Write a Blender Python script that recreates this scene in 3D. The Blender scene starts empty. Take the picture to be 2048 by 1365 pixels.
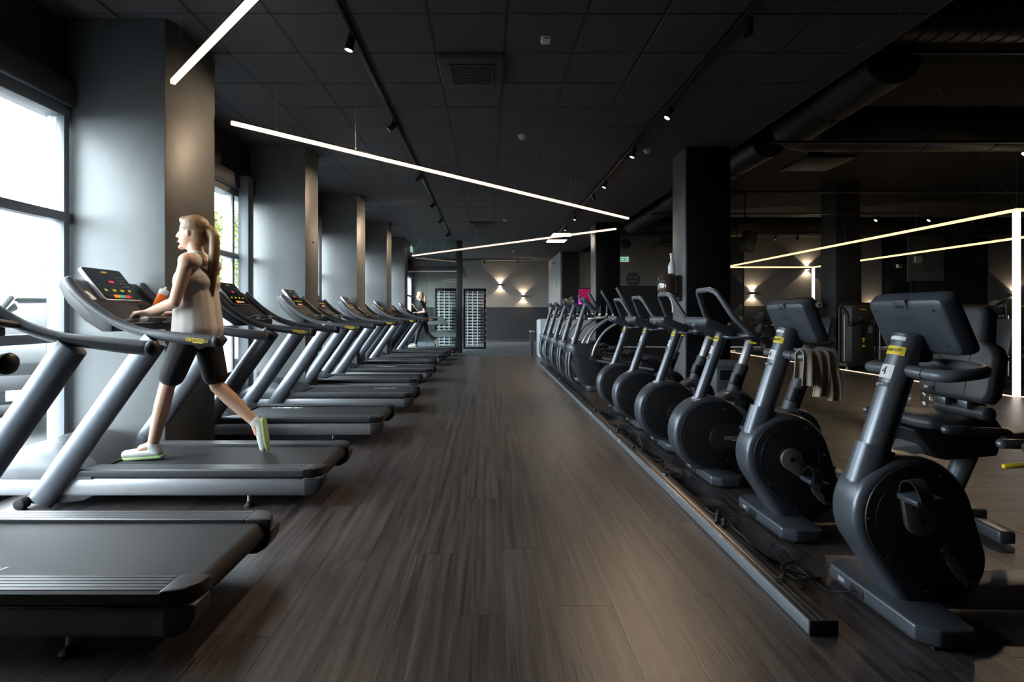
import bpy, bmesh, math, random
from mathutils import Vector, Matrix, noise
R = math.radians
random.seed(7)
SC = bpy.context.scene
COL = SC.collection

# ------------------------------------------------------------------ camera
cam_d = bpy.data.cameras.new('camera')
cam_d.sensor_width = 36.0
cam_d.lens = 1046.0 / 2048.0 * 36.0
cam_d.shift_x = (1024 - 976) / 2048.0
cam_d.shift_y = (628 - 682.5) / 2048.0
cam_d.clip_start = 0.05
cam_d.clip_end = 300
cam = bpy.data.objects.new('camera', cam_d)
COL.objects.link(cam)
cam.location = (0, 0, 1.23)
cam.rotation_euler = (R(90), 0, 0)
SC.camera = cam

# ------------------------------------------------------------------ world, sun, exposure
world = bpy.data.worlds.new('world')
SC.world = world
world.use_nodes = True
_n = world.node_tree.nodes
_n.clear()
_bg = _n.new('ShaderNodeBackground')
_wo = _n.new('ShaderNodeOutputWorld')
_bg.inputs['Color'].default_value = (0.82, 0.92, 1.0, 1)
_bg.inputs['Strength'].default_value = 14.0
world.node_tree.links.new(_bg.outputs[0], _wo.inputs[0])

sun_d = bpy.data.lights.new('sun', 'SUN')
sun_d.energy = 8.0
sun_d.angle = R(3)
sun_d.color = (1.0, 0.93, 0.8)
sun = bpy.data.objects.new('sun', sun_d)
COL.objects.link(sun)
sun.rotation_euler = (R(-12), R(48), 0)       # comes from behind the building, over its roof

SC.view_settings.view_transform = 'Standard'
SC.view_settings.look = 'None'
SC.view_settings.gamma = 1.0
SC.view_settings.use_curve_mapping = False
SC.view_settings.exposure = 0.72
try:
    SC.cycles.use_denoising = True
    SC.cycles.max_bounces = 8
    SC.cycles.diffuse_bounces = 4
    SC.cycles.glossy_bounces = 4
    SC.cycles.transparent_max_bounces = 16
    SC.cycles.sample_clamp_indirect = 6.0
    SC.cycles.caustics_reflective = False
    SC.cycles.caustics_refractive = False
except Exception:
    pass

# windows of the left side: bays between the pillars (y from, y to)
BAYS = [(1.6, 4.05), (4.79, 7.16), (7.70, 9.98), (10.65, 12.95), (13.55, 15.70), (16.30, 22.60)]
for (a, b) in BAYS:                              # light portals in the window openings (they give off no light)
    pd = bpy.data.lights.new('window_portal', 'AREA')
    pd.shape = 'RECTANGLE'
    pd.size = 2.8
    pd.size_y = b - a
    pd.cycles.is_portal = True
    po = bpy.data.objects.new('window_portal', pd)
    COL.objects.link(po)
    po.location = (-3.37, (a + b) / 2, 1.4)
    po.rotation_euler = (0, R(-90), 0)

# ------------------------------------------------------------------ materials
MATS = {}
def nodes_of(name):
    m = bpy.data.materials.new(name)
    m.use_nodes = True
    nt = m.node_tree
    b = nt.nodes['Principled BSDF']
    return m, nt, b

def mat(name, col, rough=0.5, metal=0.0, spec=0.5, var=0.06, scale=30.0, bump=0.0, bscale=400.0, coat=0.0, emit=None, estr=0.0):
    """plain procedural material: colour with a little noise mottling, optional fine bump"""
    m, nt, b = nodes_of(name)
    L = nt.links
    b.inputs['Roughness'].default_value = rough
    b.inputs['Metallic'].default_value = metal
    b.inputs['Specular IOR Level'].default_value = spec
    b.inputs['Coat Weight'].default_value = coat
    tc = nt.nodes.new('ShaderNodeTexCoord')
    nz = nt.nodes.new('ShaderNodeTexNoise')
    nz.inputs['Scale'].default_value = scale
    nz.inputs['Detail'].default_value = 4
    L.new(tc.outputs['Object'], nz.inputs['Vector'])
    mx = nt.nodes.new('ShaderNodeMix')
    mx.data_type = 'RGBA'
    mx.inputs[6].default_value = (col[0]*(1-var), col[1]*(1-var), col[2]*(1-var), 1)
    mx.inputs[7].default_value = (min(1, col[0]*(1+var)), min(1, col[1]*(1+var)), min(1, col[2]*(1+var)), 1)
    L.new(nz.outputs['Fac'], mx.inputs[0])
    L.new(mx.outputs[2], b.inputs['Base Color'])
    if bump:
        n2 = nt.nodes.new('ShaderNodeTexNoise')
        n2.inputs['Scale'].default_value = bscale
        n2.inputs['Detail'].default_value = 2
        L.new(tc.outputs['Object'], n2.inputs['Vector'])
        bp = nt.nodes.new('ShaderNodeBump')
        bp.inputs['Strength'].default_value = bump
        bp.inputs['Distance'].default_value = 0.002
        L.new(n2.outputs['Fac'], bp.inputs['Height'])
        L.new(bp.outputs[0], b.inputs['Normal'])
    if emit:
        b.inputs['Emission Color'].default_value = (*emit, 1)
        b.inputs['Emission Strength'].default_value = estr
    MATS[name] = m
    return m

def plaster(name, col, rough=0.6, var=0.25, bump=0.25, scale=1.6):
    m, nt, b = nodes_of(name)
    L = nt.links
    b.inputs['Roughness'].default_value = rough
    b.inputs['Specular IOR Level'].default_value = 0.45
    tc = nt.nodes.new('ShaderNodeTexCoord')
    n1 = nt.nodes.new('ShaderNodeTexNoise'); n1.inputs['Scale'].default_value = scale; n1.inputs['Detail'].default_value = 6; n1.inputs['Distortion'].default_value = 0.8
    n2 = nt.nodes.new('ShaderNodeTexNoise'); n2.inputs['Scale'].default_value = 9; n2.inputs['Detail'].default_value = 5
    L.new(tc.outputs['Object'], n1.inputs['Vector']); L.new(tc.outputs['Object'], n2.inputs['Vector'])
    rp = nt.nodes.new('ShaderNodeValToRGB')
    rp.color_ramp.elements[0].position = 0.3; rp.color_ramp.elements[1].position = 0.72
    rp.color_ramp.elements[0].color = (*[c*(1-var) for c in col], 1)
    rp.color_ramp.elements[1].color = (*[c*(1+var) for c in col], 1)
    L.new(n1.outputs['Fac'], rp.inputs[0]); L.new(rp.outputs[0], b.inputs['Base Color'])
    bp = nt.nodes.new('ShaderNodeBump'); bp.inputs['Strength'].default_value = bump; bp.inputs['Distance'].default_value = 0.01
    L.new(n2.outputs['Fac'], bp.inputs['Height']); L.new(bp.outputs[0], b.inputs['Normal'])
    MATS[name] = m
    return m

def wood(name, along, dark, light, rough=0.40, across=26.0, tones=(0.90, 1.12)):
    """vinyl plank: grain stretched along world axis `along`, tone differs from plank to plank"""
    m, nt, b = nodes_of(name)
    L = nt.links
    N = nt.nodes.new
    geo = N('ShaderNodeNewGeometry'); oi = N('ShaderNodeObjectInfo')
    rnd = N('ShaderNodeMath'); rnd.operation = 'ADD'
    L.new(oi.outputs['Random'], rnd.inputs[0]); L.new(geo.outputs['Random Per Island'], rnd.inputs[1])
    fr = N('ShaderNodeMath'); fr.operation = 'FRACT'; L.new(rnd.outputs[0], fr.inputs[0])
    off = N('ShaderNodeCombineXYZ')
    k = N('ShaderNodeMath'); k.operation = 'MULTIPLY'; k.inputs[1].default_value = 37.0; L.new(fr.outputs[0], k.inputs[0])
    L.new(k.outputs[0], off.inputs[0]); L.new(k.outputs[0], off.inputs[1])
    add = N('ShaderNodeVectorMath'); add.operation = 'ADD'
    L.new(geo.outputs['Position'], add.inputs[0]); L.new(off.outputs[0], add.inputs[1])
    def stretched(a, c, det, dist):
        mp = N('ShaderNodeMapping')
        mp.inputs['Scale'].default_value = (c, a, c) if along == 'y' else (a, c, c)
        L.new(add.outputs[0], mp.inputs[0])
        n = N('ShaderNodeTexNoise'); n.inputs['Scale'].default_value = 1.0; n.inputs['Detail'].default_value = det
        n.inputs['Roughness'].default_value = 0.62; n.inputs['Distortion'].default_value = dist
        L.new(mp.outputs[0], n.inputs['Vector'])
        return n
    g1 = stretched(0.8, across, 6, 0.25)
    g2 = stretched(5.0, 150.0, 3, 0.1)
    rp = N('ShaderNodeValToRGB')
    rp.color_ramp.elements[0].position = 0.36; rp.color_ramp.elements[1].position = 0.66
    rp.color_ramp.elements[0].color = (*dark, 1); rp.color_ramp.elements[1].color = (*light, 1)
    L.new(g1.outputs['Fac'], rp.inputs[0])
    fine = N('ShaderNodeMapRange'); fine.inputs[1].default_value = 0.3; fine.inputs[2].default_value = 0.7
    fine.inputs[3].default_value = 0.72; fine.inputs[4].default_value = 1.25
    L.new(g2.outputs['Fac'], fine.inputs[0])
    tone = N('ShaderNodeMapRange'); tone.inputs[3].default_value = tones[0]; tone.inputs[4].default_value = tones[1]
    L.new(fr.outputs[0], tone.inputs[0])
    mm = N('ShaderNodeMath'); mm.operation = 'MULTIPLY'; L.new(fine.outputs[0], mm.inputs[0]); L.new(tone.outputs[0], mm.inputs[1])
    sc = N('ShaderNodeVectorMath'); sc.operation = 'SCALE'
    L.new(rp.outputs[0], sc.inputs[0]); L.new(mm.outputs[0], sc.inputs['Scale'])
    L.new(sc.outputs[0], b.inputs['Base Color'])
    b.inputs['Specular IOR Level'].default_value = 0.5
    rr = N('ShaderNodeMapRange'); rr.inputs[3].default_value = rough - 0.08; rr.inputs[4].default_value = rough + 0.12
    L.new(g2.outputs['Fac'], rr.inputs[0]); L.new(rr.outputs[0], b.inputs['Roughness'])
    bp = N('ShaderNodeBump'); bp.inputs['Strength'].default_value = 0.55; bp.inputs['Distance'].default_value = 0.0015
    L.new(g2.outputs['Fac'], bp.inputs['Height']); L.new(bp.outputs[0], b.inputs['Normal'])
    MATS[name] = m
    return m

def emitter(name, col, strength):
    m = bpy.data.materials.new(name); m.use_nodes = True
    nt = m.node_tree; nt.nodes.clear()
    e = nt.nodes.new('ShaderNodeEmission'); o = nt.nodes.new('ShaderNodeOutputMaterial')
    e.inputs[0].default_value = (*col, 1); e.inputs[1].default_value = strength
    nt.links.new(e.outputs[0], o.inputs[0])
    MATS[name] = m
    return m

def glassy(name, tint, refl=0.08, rough=0.0):
    """thin architectural glass: clear with fresnel reflection"""
    m = bpy.data.materials.new(name); m.use_nodes = True
    nt = m.node_tree; nt.nodes.clear(); L = nt.links
    t = nt.nodes.new('ShaderNodeBsdfTransparent'); t.inputs[0].default_value = (*tint, 1)
    g = nt.nodes.new('ShaderNodeBsdfGlossy'); g.inputs['Roughness'].default_value = rough
    lw = nt.nodes.new('ShaderNodeLayerWeight'); lw.inputs[0].default_value = 0.35
    mr = nt.nodes.new('ShaderNodeMapRange'); mr.inputs[3].default_value = refl; mr.inputs[4].default_value = 0.6
    pw = nt.nodes.new('ShaderNodeMath'); pw.operation = 'POWER'; pw.inputs[1].default_value = 2.5
    L.new(lw.outputs['Facing'], pw.inputs[0]); L.new(pw.outputs[0], mr.inputs[0])
    mx = nt.nodes.new('ShaderNodeMixShader'); o = nt.nodes.new('ShaderNodeOutputMaterial')
    L.new(mr.outputs[0], mx.inputs[0]); L.new(t.outputs[0], mx.inputs[1]); L.new(g.outputs[0], mx.inputs[2]); L.new(mx.outputs[0], o.inputs[0])
    MATS[name] = m
    return m

wood('plank_y', 'y', (0.018, 0.0152, 0.0150), (0.080, 0.067, 0.064), 0.33)
wood('plank_x', 'x', (0.009, 0.007, 0.006), (0.085, 0.069, 0.058), 0.36, 9.0, (0.45, 1.45))
plaster('pillar_paint', (0.15, 0.16, 0.16), 0.45, 0.14, 0.25)
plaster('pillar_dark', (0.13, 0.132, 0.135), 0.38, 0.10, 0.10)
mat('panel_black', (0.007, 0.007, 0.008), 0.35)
mat('horn_grey', (0.11, 0.122, 0.14), 0.40, metal=0.2)
plaster('black_paint', (0.020, 0.020, 0.022), 0.6, 0.15, 0.15)
plaster('taupe_paint', (0.25, 0.23, 0.21), 0.7, 0.05, 0.08)
plaster('charcoal_paint', (0.024, 0.025, 0.028), 0.7, 0.08, 0.08)
plaster('pale_paint', (0.50, 0.50, 0.49), 0.7, 0.04, 0.05)
mat('ceiling_black', (0.070, 0.066, 0.068), 0.75, bump=0.3, bscale=250, var=0.12)
mat('grid_black', (0.010, 0.010, 0.011), 0.6)
mat('upper_black', (0.024, 0.022, 0.020), 0.8)
mat('duct_black', (0.050, 0.046, 0.040), 0.45, metal=0.2)
mat('frame_dark', (0.050, 0.054, 0.060), 0.45, metal=0.2)
mat('window_frame', (0.17, 0.185, 0.20), 0.45)
mat('trunking_lit_side', (0.15, 0.165, 0.18), 0.4, metal=0.2)  # black trunking lightened and blued, daylight put into the colour
mat('frame_white', (0.78, 0.80, 0.84), 0.4)
mat('rail_black', (0.012, 0.012, 0.013), 0.35)
mat('plastic_black', (0.016, 0.016, 0.018), 0.42, bump=0.12, bscale=900)
mat('plastic_dark', (0.046, 0.048, 0.053), 0.40, bump=0.10, bscale=900)
mat('plastic_grey', (0.055, 0.064, 0.080), 0.34, bump=0.10, bscale=900, metal=0.15)
mat('bike_paint', (0.088, 0.099, 0.120), 0.30, metal=0.4, bump=0.05, bscale=900)
mat('tube_grey', (0.135, 0.148, 0.17), 0.32, metal=0.5)
mat('tread_silver', (0.36, 0.37, 0.39), 0.42, metal=0.35)
mat('hood_grey', (0.085, 0.09, 0.098), 0.40, metal=0.3)
mat('silver_tube', (0.55, 0.56, 0.58), 0.35, metal=0.5)
mat('chrome', (0.75, 0.76, 0.78), 0.15, metal=1.0)
mat('steel', (0.42, 0.43, 0.45), 0.28, metal=0.9)
mat('crank_metal', (0.30, 0.29, 0.28), 0.38, metal=0.7)
mat('rubber', (0.012, 0.012, 0.013), 0.7)
mat('belt', (0.018, 0.019, 0.021), 0.62, spec=0.3, var=0.35, scale=600, bump=0.35, bscale=700)
mat('seat_leather', (0.055, 0.057, 0.062), 0.42, bump=0.2, bscale=700)
mat('yellow', (0.85, 0.62, 0.03), 0.45)
mat('white_print', (0.75, 0.75, 0.76), 0.5)
mat('beige_print', (0.42, 0.37, 0.30), 0.6)
mat('grey_print', (0.34, 0.34, 0.345), 0.5)
mat('black_print', (0.01, 0.01, 0.01), 0.5)
mat('cyan_print', (0.10, 0.50, 0.62), 0.5)
mat('screen_glass', (0.008, 0.008, 0.009), 0.12)
emitter('lit_orange', (1.0, 0.30, 0.05), 0.7)
emitter('lit_green', (0.05, 0.45, 0.22), 0.7)
emitter('lit_red', (0.85, 0.05, 0.08), 0.7)
emitter('lit_yellow', (0.75, 0.70, 0.05), 0.8)
mat('red_plastic', (0.65, 0.03, 0.02), 0.4)
emitter('led_warm', (1.0, 0.67, 0.46), 1.35)
emitter('led_gold', (1.0, 0.70, 0.30), 1.35)
emitter('led_white', (1.0, 0.86, 0.80), 1.8)
emitter('lamp_warm', (1.0, 0.72, 0.45), 60.0)
emitter('lamp_small', (1.0, 0.85, 0.70), 14.0)
emitter('panel_light', (1.0, 0.88, 0.74), 7.0)
emitter('sign_green', (0.015, 0.30, 0.10), 0.8)
emitter('sign_white', (0.80, 0.95, 0.88), 0.35)
emitter('tv_magenta', (0.45, 0.02, 0.12), 0.35)
emitter('tv_pink', (0.95, 0.05, 0.85), 1.0)
mat('device_white', (0.72, 0.72, 0.70), 0.45)
mat('asphalt', (0.07, 0.072, 0.074), 0.85, var=0.15, scale=5, bump=0.5, bscale=120)
mat('rubber_floor', (0.075, 0.092, 0.110), 0.6, var=0.25, scale=7, bump=0.3, bscale=200)
mat('desk_grey', (0.66, 0.71, 0.74), 0.5)
mat('towel', (0.42, 0.36, 0.28), 0.95, var=0.25, scale=120, bump=0.8, bscale=260)
mat('skin', (0.62, 0.36, 0.25), 0.5, var=0.05)
mat('skin_pale', (0.70, 0.45, 0.35), 0.5, var=0.05)
mat('hair_blond', (0.22, 0.125, 0.055), 0.5, var=0.35, scale=40, bump=0.5, bscale=150)
mat('hair_light', (0.60, 0.45, 0.30), 0.5, var=0.3, scale=40, bump=0.5, bscale=150)
mat('cloth_white', (0.66, 0.60, 0.56), 0.9, var=0.06, bump=0.3, bscale=300)
mat('cloth_black', (0.014, 0.014, 0.016), 0.85, bump=0.3, bscale=300)
mat('cloth_charcoal', (0.05, 0.05, 0.055), 0.85, var=0.6, scale=25, bump=0.3)
mat('shoe_white', (0.60, 0.60, 0.56), 0.6)
mat('shoe_green', (0.35, 0.50, 0.22), 0.6)
mat('eye_white', (0.8, 0.8, 0.8), 0.3)
mat('lips', (0.50, 0.20, 0.18), 0.45)
mat('bottle_orange', (0.85, 0.17, 0.02), 0.3, emit=(0.8, 0.12, 0.01), estr=0.0)
mat('smoke_plastic', (0.05, 0.035, 0.025), 0.10, coat=0.5)
mat('car_paint', (0.016, 0.018, 0.018), 0.5, metal=0.0, spec=0.12)
mat('car_red', (0.45, 0.04, 0.04), 0.3, coat=0.6)
mat('car_white', (0.70, 0.71, 0.70), 0.3, coat=0.6)
mat('car_glass', (0.008, 0.009, 0.010), 0.1, spec=0.2)
mat('tyre', (0.015, 0.015, 0.016), 0.8)
mat('bark', (0.12, 0.085, 0.06), 0.9, var=0.3)
mat('leaf_yellow', (0.17, 0.175, 0.03), 0.6, var=0.5, scale=3)
mat('leaf_green', (0.065, 0.11, 0.022), 0.6, var=0.5, scale=3)
mat('facade', (0.62, 0.62, 0.60), 0.8)
mat('facade_warm', (0.60, 0.52, 0.42), 0.8)
mat('bin_grey', (0.16, 0.175, 0.19), 0.5)
mat('sconce_dark', (0.04, 0.033, 0.028), 0.5)
mat('machine_grey', (0.075, 0.074, 0.072), 0.45, metal=0.2)
mat('machine_dark', (0.028, 0.028, 0.030), 0.5)
mat('speaker_black', (0.012, 0.012, 0.013), 0.6)
mat('door_dark', (0.055, 0.052, 0.050), 0.6)
mat('blue_sign', (0.08, 0.25, 0.55), 0.5)
glassy('window_glass', (0.97, 0.985, 0.98), 0.03)
glassy('booth_glass', (0.80, 0.86, 0.84), 0.05)
glassy('clear_plastic', (0.92, 0.94, 0.96), 0.12, 0.03)
def frosted(name, col, clear):
    m = bpy.data.materials.new(name); m.use_nodes = True
    nt = m.node_tree; nt.nodes.clear(); L = nt.links
    t = nt.nodes.new('ShaderNodeBsdfTransparent'); d = nt.nodes.new('ShaderNodeBsdfDiffuse'); d.inputs[0].default_value = (*col, 1)
    mx = nt.nodes.new('ShaderNodeMixShader'); o = nt.nodes.new('ShaderNodeOutputMaterial'); mx.inputs[0].default_value = 1 - clear
    L.new(t.outputs[0], mx.inputs[1]); L.new(d.outputs[0], mx.inputs[2]); L.new(mx.outputs[0], o.inputs[0])
    MATS[name] = m
frosted('frosted', (0.55, 0.62, 0.61), 0.25)

# ------------------------------------------------------------------ mesh helpers
def V(*a): return Vector(a)

def box(B, x0, x1, y0, y1, z0, z1, M=None):
    vs = [B.verts.new(Vector(p) if M is None else M @ Vector(p)) for p in
          ((x0,y0,z0),(x1,y0,z0),(x1,y1,z0),(x0,y1,z0),(x0,y0,z1),(x1,y0,z1),(x1,y1,z1),(x0,y1,z1))]
    for f in ((0,3,2,1),(4,5,6,7),(0,1,5,4),(1,2,6,5),(2,3,7,6),(3,0,4,7)):
        B.faces.new([vs[i] for i in f])

def prism(B, pts, axis, lo, hi, M=None):
    def P(a, b, t):
        v = Vector((a, t, b)) if axis == 'y' else Vector((t, a, b)) if axis == 'x' else Vector((a, b, t))
        return v if M is None else M @ v
    A = [B.verts.new(P(a, b, lo)) for a, b in pts]
    C = [B.verts.new(P(a, b, hi)) for a, b in pts]
    n = len(pts)
    B.faces.new(A[::-1]); B.faces.new(C)
    for i in range(n):
        B.faces.new((A[i], A[(i+1) % n], C[(i+1) % n], C[i]))

def loft(B, rings, cap=True, closed=True):
    rows = [[B.verts.new(Vector(p)) for p in r] for r in rings]
    n = len(rows[0])
    for a, b in zip(rows, rows[1:]):
        for i in range(n if closed else n - 1):
            B.faces.new((a[i], a[(i+1) % n], b[(i+1) % n], b[i]))
    if cap and closed:
        B.faces.new(rows[0][::-1]); B.faces.new(rows[-1])

def cr(pts, k=6):
    """catmull-rom through the points"""
    P = [Vector(p) for p in pts]
    P = [P[0]*2 - P[1]] + P + [P[-1]*2 - P[-2]]
    out = []
    for i in range(1, len(P) - 2):
        a, b, c, d = P[i-1], P[i], P[i+1], P[i+2]
        for j in range(k):
            t = j / k
            out.append(0.5*((2*b) + (c-a)*t + (2*a-5*b+4*c-d)*t*t + (3*b-a-3*c+d)*t**3))
    out.append(P[-2])
    return out

def lerp_list(vals, m):
    n = len(vals) - 1
    out = []
    for i in range(m):
        t = i / (m - 1) * n
        a = min(int(t), n - 1)
        out.append(vals[a] + (vals[a+1] - vals[a]) * (t - a))
    return out

def fillet(pts, r, k=5, closed=False):
    P = [Vector(p) for p in pts]
    n = len(P)
    out = []
    for i in range(n):
        if not closed and i in (0, n - 1):
            out.append(P[i]); continue
        a, b, c = P[i-1], P[i], P[(i+1) % n]
        d1, d2 = (a-b), (c-b)
        q = min(r, d1.length*0.48, d2.length*0.48)
        s, e = b + d1.normalized()*q, b + d2.normalized()*q
        for j in range(k + 1):
            t = j / k
            out.append(s*(1-t)**2 + b*2*t*(1-t) + e*t*t)
    return out

def tube(B, pts, r, r2=None, n=12, ref=None, closed=False, cap=True, power=2.0, dome=0.0):
    """sweep along pts; r / r2 radii (numbers or lists); ref fixes the r direction, else parallel transport"""
    P = [Vector(p) for p in pts]
    m = len(P)
    ra = r if isinstance(r, (list, tuple)) else [r]*m
    rb = ra if r2 is None else (r2 if isinstance(r2, (list, tuple)) else [r2]*m)
    if len(ra) != m: ra = lerp_list(ra, m)
    if len(rb) != m: rb = lerp_list(rb, m)
    T = []
    for i in range(m):
        if closed: t = P[(i+1) % m] - P[i-1]
        else: t = P[min(i+1, m-1)] - P[max(i-1, 0)]
        T.append(t.normalized())
    u = None
    rings = []
    for i in range(m):
        t = T[i]
        if ref is not None: u = Vector(ref)
        elif u is None: u = Vector((0, 0, 1)) if abs(t.z) < 0.9 else Vector((1, 0, 0))
        u = (u - t*u.dot(t)).normalized()
        v = t.cross(u)
        ring = []
        for j in range(n):
            a = 2*math.pi*j/n
            c, s = math.cos(a), math.sin(a)
            if power != 2.0:
                c = math.copysign(abs(c)**(2/power), c); s = math.copysign(abs(s)**(2/power), s)
            ring.append(P[i] + u*ra[i]*c + v*rb[i]*s)
        rings.append((ring, P[i], t))
    R_ = [q[0] for q in rings]
    if dome and not closed:
        def cap_rings(ring, c, d):
            o = []
            for h, s in ((0.5, 0.87), (0.87, 0.5), (1.0, 0.12)):
                o.append([c + (p-c)*s + d*dome*h for p in ring])
            return o
        R_ = cap_rings(R_[0], P[0], -T[0])[::-1] + R_ + cap_rings(R_[-1], P[-1], T[-1])
    if closed:
        rows = [[B.verts.new(p) for p in r_] for r_ in R_]
        for a in range(m):
            A, C = rows[a], rows[(a+1) % m]
            for i in range(n):
                B.faces.new((A[i], A[(i+1) % n], C[(i+1) % n], C[i]))
    else:
        loft(B, R_, cap)

def lathe(B, prof, n=24, M=None):
    """revolve (radius, height) profile around z, placed by M; solid"""
    rings = []
    for r, z in prof:
        rings.append([(M or Matrix()) @ Vector((max(r, 1e-5)*math.cos(2*math.pi*i/n), max(r, 1e-5)*math.sin(2*math.pi*i/n), z)) for i in range(n)])
    loft(B, rings)

def disc_y(B, x, z, r, y0, y1, n=28, bev=0.0):
    """cylinder along y with chamfered rims"""
    M = Matrix.Translation((x, y0, z)) @ Matrix.Rotation(R(-90), 4, 'X')
    h = y1 - y0
    if bev: prof = [(r-bev, 0), (r-bev*0.3, bev*0.3), (r, bev), (r, h-bev), (r-bev*0.3, h-bev*0.3), (r-bev, h)]
    else: prof = [(r, 0), (r, h)]
    lathe(B, prof, n, M)

def ell(B, c, r, n=16, m=10, M=None):
    rings = []
    for j in range(m + 1):
        a = -math.pi/2 + math.pi*j/m
        rr = max(math.cos(a), 0.004)
        rings.append([(M or Matrix()) @ (Vector(c) + Vector((r[0]*rr*math.cos(2*math.pi*i/n), r[1]*rr*math.sin(2*math.pi*i/n), r[2]*math.sin(a)))) for i in range(n)])
    loft(B, rings)

def rrect(w, h, r, k=4):
    pts = []
    for cx, cy, a0 in ((w/2-r, h/2-r, 0), (-w/2+r, h/2-r, 90), (-w/2+r, -h/2+r, 180), (w/2-r, -h/2+r, 270)):
        for j in range(k + 1):
            a = R(a0 + 90*j/k)
            pts.append((cx + r*math.cos(a), cy + r*math.sin(a)))
    return pts

def hull(circles, n=40):
    """convex hull of circles (x, z, r) as polygon"""
    pts = []
    for cx, cz, r in circles:
        for i in range(n):
            a = 2*math.pi*i/n
            pts.append((cx + r*math.cos(a), cz + r*math.sin(a)))
    pts = sorted(set(pts))
    def half(ps):
        h = []
        for p in ps:
            while len(h) > 1 and (h[-1][0]-h[-2][0])*(p[1]-h[-2][1]) - (h[-1][1]-h[-2][1])*(p[0]-h[-2][0]) <= 1e-12: h.pop()
            h.append(p)
        return h
    lo, up = half(pts), half(pts[::-1])
    return lo[:-1] + up[:-1]

def finish(B, bevel=0.0, seg=2, ang=35):
    bmesh.ops.remove_doubles(B, verts=B.verts, dist=1e-6)
    bmesh.ops.recalc_face_normals(B, faces=B.faces)
    if bevel:
        es = [e for e in B.edges if len(e.link_faces) == 2 and e.calc_face_angle(0) > R(ang)]
        if es:
            bmesh.ops.bevel(B, geom=es, offset=bevel, segments=seg, profile=0.5, affect='EDGES', clamp_overlap=True)

def part(name, B, m, parent=None, bevel=0.0, seg=2, smooth=True, ang=35, label=None):
    finish(B, bevel, seg, ang)
    me = bpy.data.meshes.new(name)
    B.to_mesh(me); B.free()
    if smooth:
        me.polygons.foreach_set('use_smooth', [True]*len(me.polygons))
        me.set_sharp_from_angle(angle=R(38))
    me.materials.append(MATS[m])
    o = bpy.data.objects.new(name, me)
    COL.objects.link(o)
    if parent is not None: o.parent = parent
    if label: o['label'] = label
    return o

def NB(): return bmesh.new()

def pbox(name, m, parent, x0, x1, y0, y1, z0, z1, bevel=0.003, M=None, label=None):
    B = NB(); box(B, x0, x1, y0, y1, z0, z1, M)
    return part(name, B, m, parent, bevel, label=label)

def ptube(name, m, parent, pts, r, r2=None, **k):
    lab = k.pop('label', None)
    B = NB(); tube(B, pts, r, r2, **k)
    return part(name, B, m, parent, label=lab)

def tag(o, label, cat, group=None):
    o['label'] = label; o['category'] = cat
    if group: o['group'] = group
    return o

def thing(name, label, cat, loc=(0, 0, 0), rotz=0.0, group=None):
    o = bpy.data.objects.new(name, None)
    COL.objects.link(o)
    o.empty_display_size = 0.1
    o.location = loc; o.rotation_euler = (0, 0, rotz)
    return tag(o, label, cat, group)

def struct(o, label=None):
    o['kind'] = 'structure'
    if label: o['label'] = label
    return o

def copy_tree(o, parent=None):
    c = o.copy()
    COL.objects.link(c)
    c.parent = parent
    for ch in list(o.children):
        copy_tree(ch, c)
    return c

def dup(root, loc, rotz, label):
    r = copy_tree(root)
    r.location = loc; r.rotation_euler = (0, 0, rotz)
    r['label'] = label
    return r

def text(name, body, size, m, parent, M, depth=0.0006, label=None, squash=1.0):
    cu = bpy.data.curves.new(name, 'FONT')
    cu.body = body; cu.size = size; cu.align_x = 'CENTER'; cu.align_y = 'CENTER'
    cu.extrude = depth; cu.resolution_u = 2
    t = bpy.data.objects.new(name, cu)
    COL.objects.link(t)
    bpy.context.view_layer.update()
    me = bpy.data.meshes.new_from_object(t.evaluated_get(bpy.context.evaluated_depsgraph_get()))
    bpy.data.objects.remove(t); bpy.data.curves.remove(cu)
    me.name = name
    me.materials.clear(); me.materials.append(MATS[m])
    me.transform(M @ Matrix.Scale(squash, 4, (1, 0, 0)))
    o = bpy.data.objects.new(name, me)
    COL.objects.link(o); o.parent = parent
    if label: o['label'] = label
    return o

def frame(o, x, y):
    """matrix: local x, y, z=x*y axes at origin o"""
    x = Vector(x).normalized(); y = Vector(y); y = (y - x*y.dot(x)).normalized(); z = x.cross(y)
    M = Matrix((x, y, z)).transposed().to_4x4()
    M.translation = Vector(o)
    return M

LOGO = [(-1, .42), (-.45, .42), (-.35, .42), (.55, .42), (.62, .22), (1, .22), (.93, -.32), (.62, -.32), (.55, -.55), (-.28, -.55), (-.36, -.32), (-.88, -.32)]
def badge(parent, M, w, plate='yellow', ink='black_print', name='badge', curve=None):
    B = NB(); s = w/2
    prism(B, [(x*s, y*s*0.42) for x, y in LOGO], 'z', 0, 0.0018, M)
    b = part(name, B, plate, parent, smooth=False)
    text('lettering', 'TECHNOGYM', w*0.20, ink, parent, M @ Matrix.Translation((0.01*s, -0.02*s, 0.0022)), 0.0004, squash=0.86)
    return b
# ================================================================== the room
CZ = 3.52                 # tile ceiling
UZ = 4.60                 # open ceiling on the right
XL, XS, XR = -3.30, 3.39, 21.0
Y0, YB, YR = -2.6, 23.0, 19.4

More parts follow.
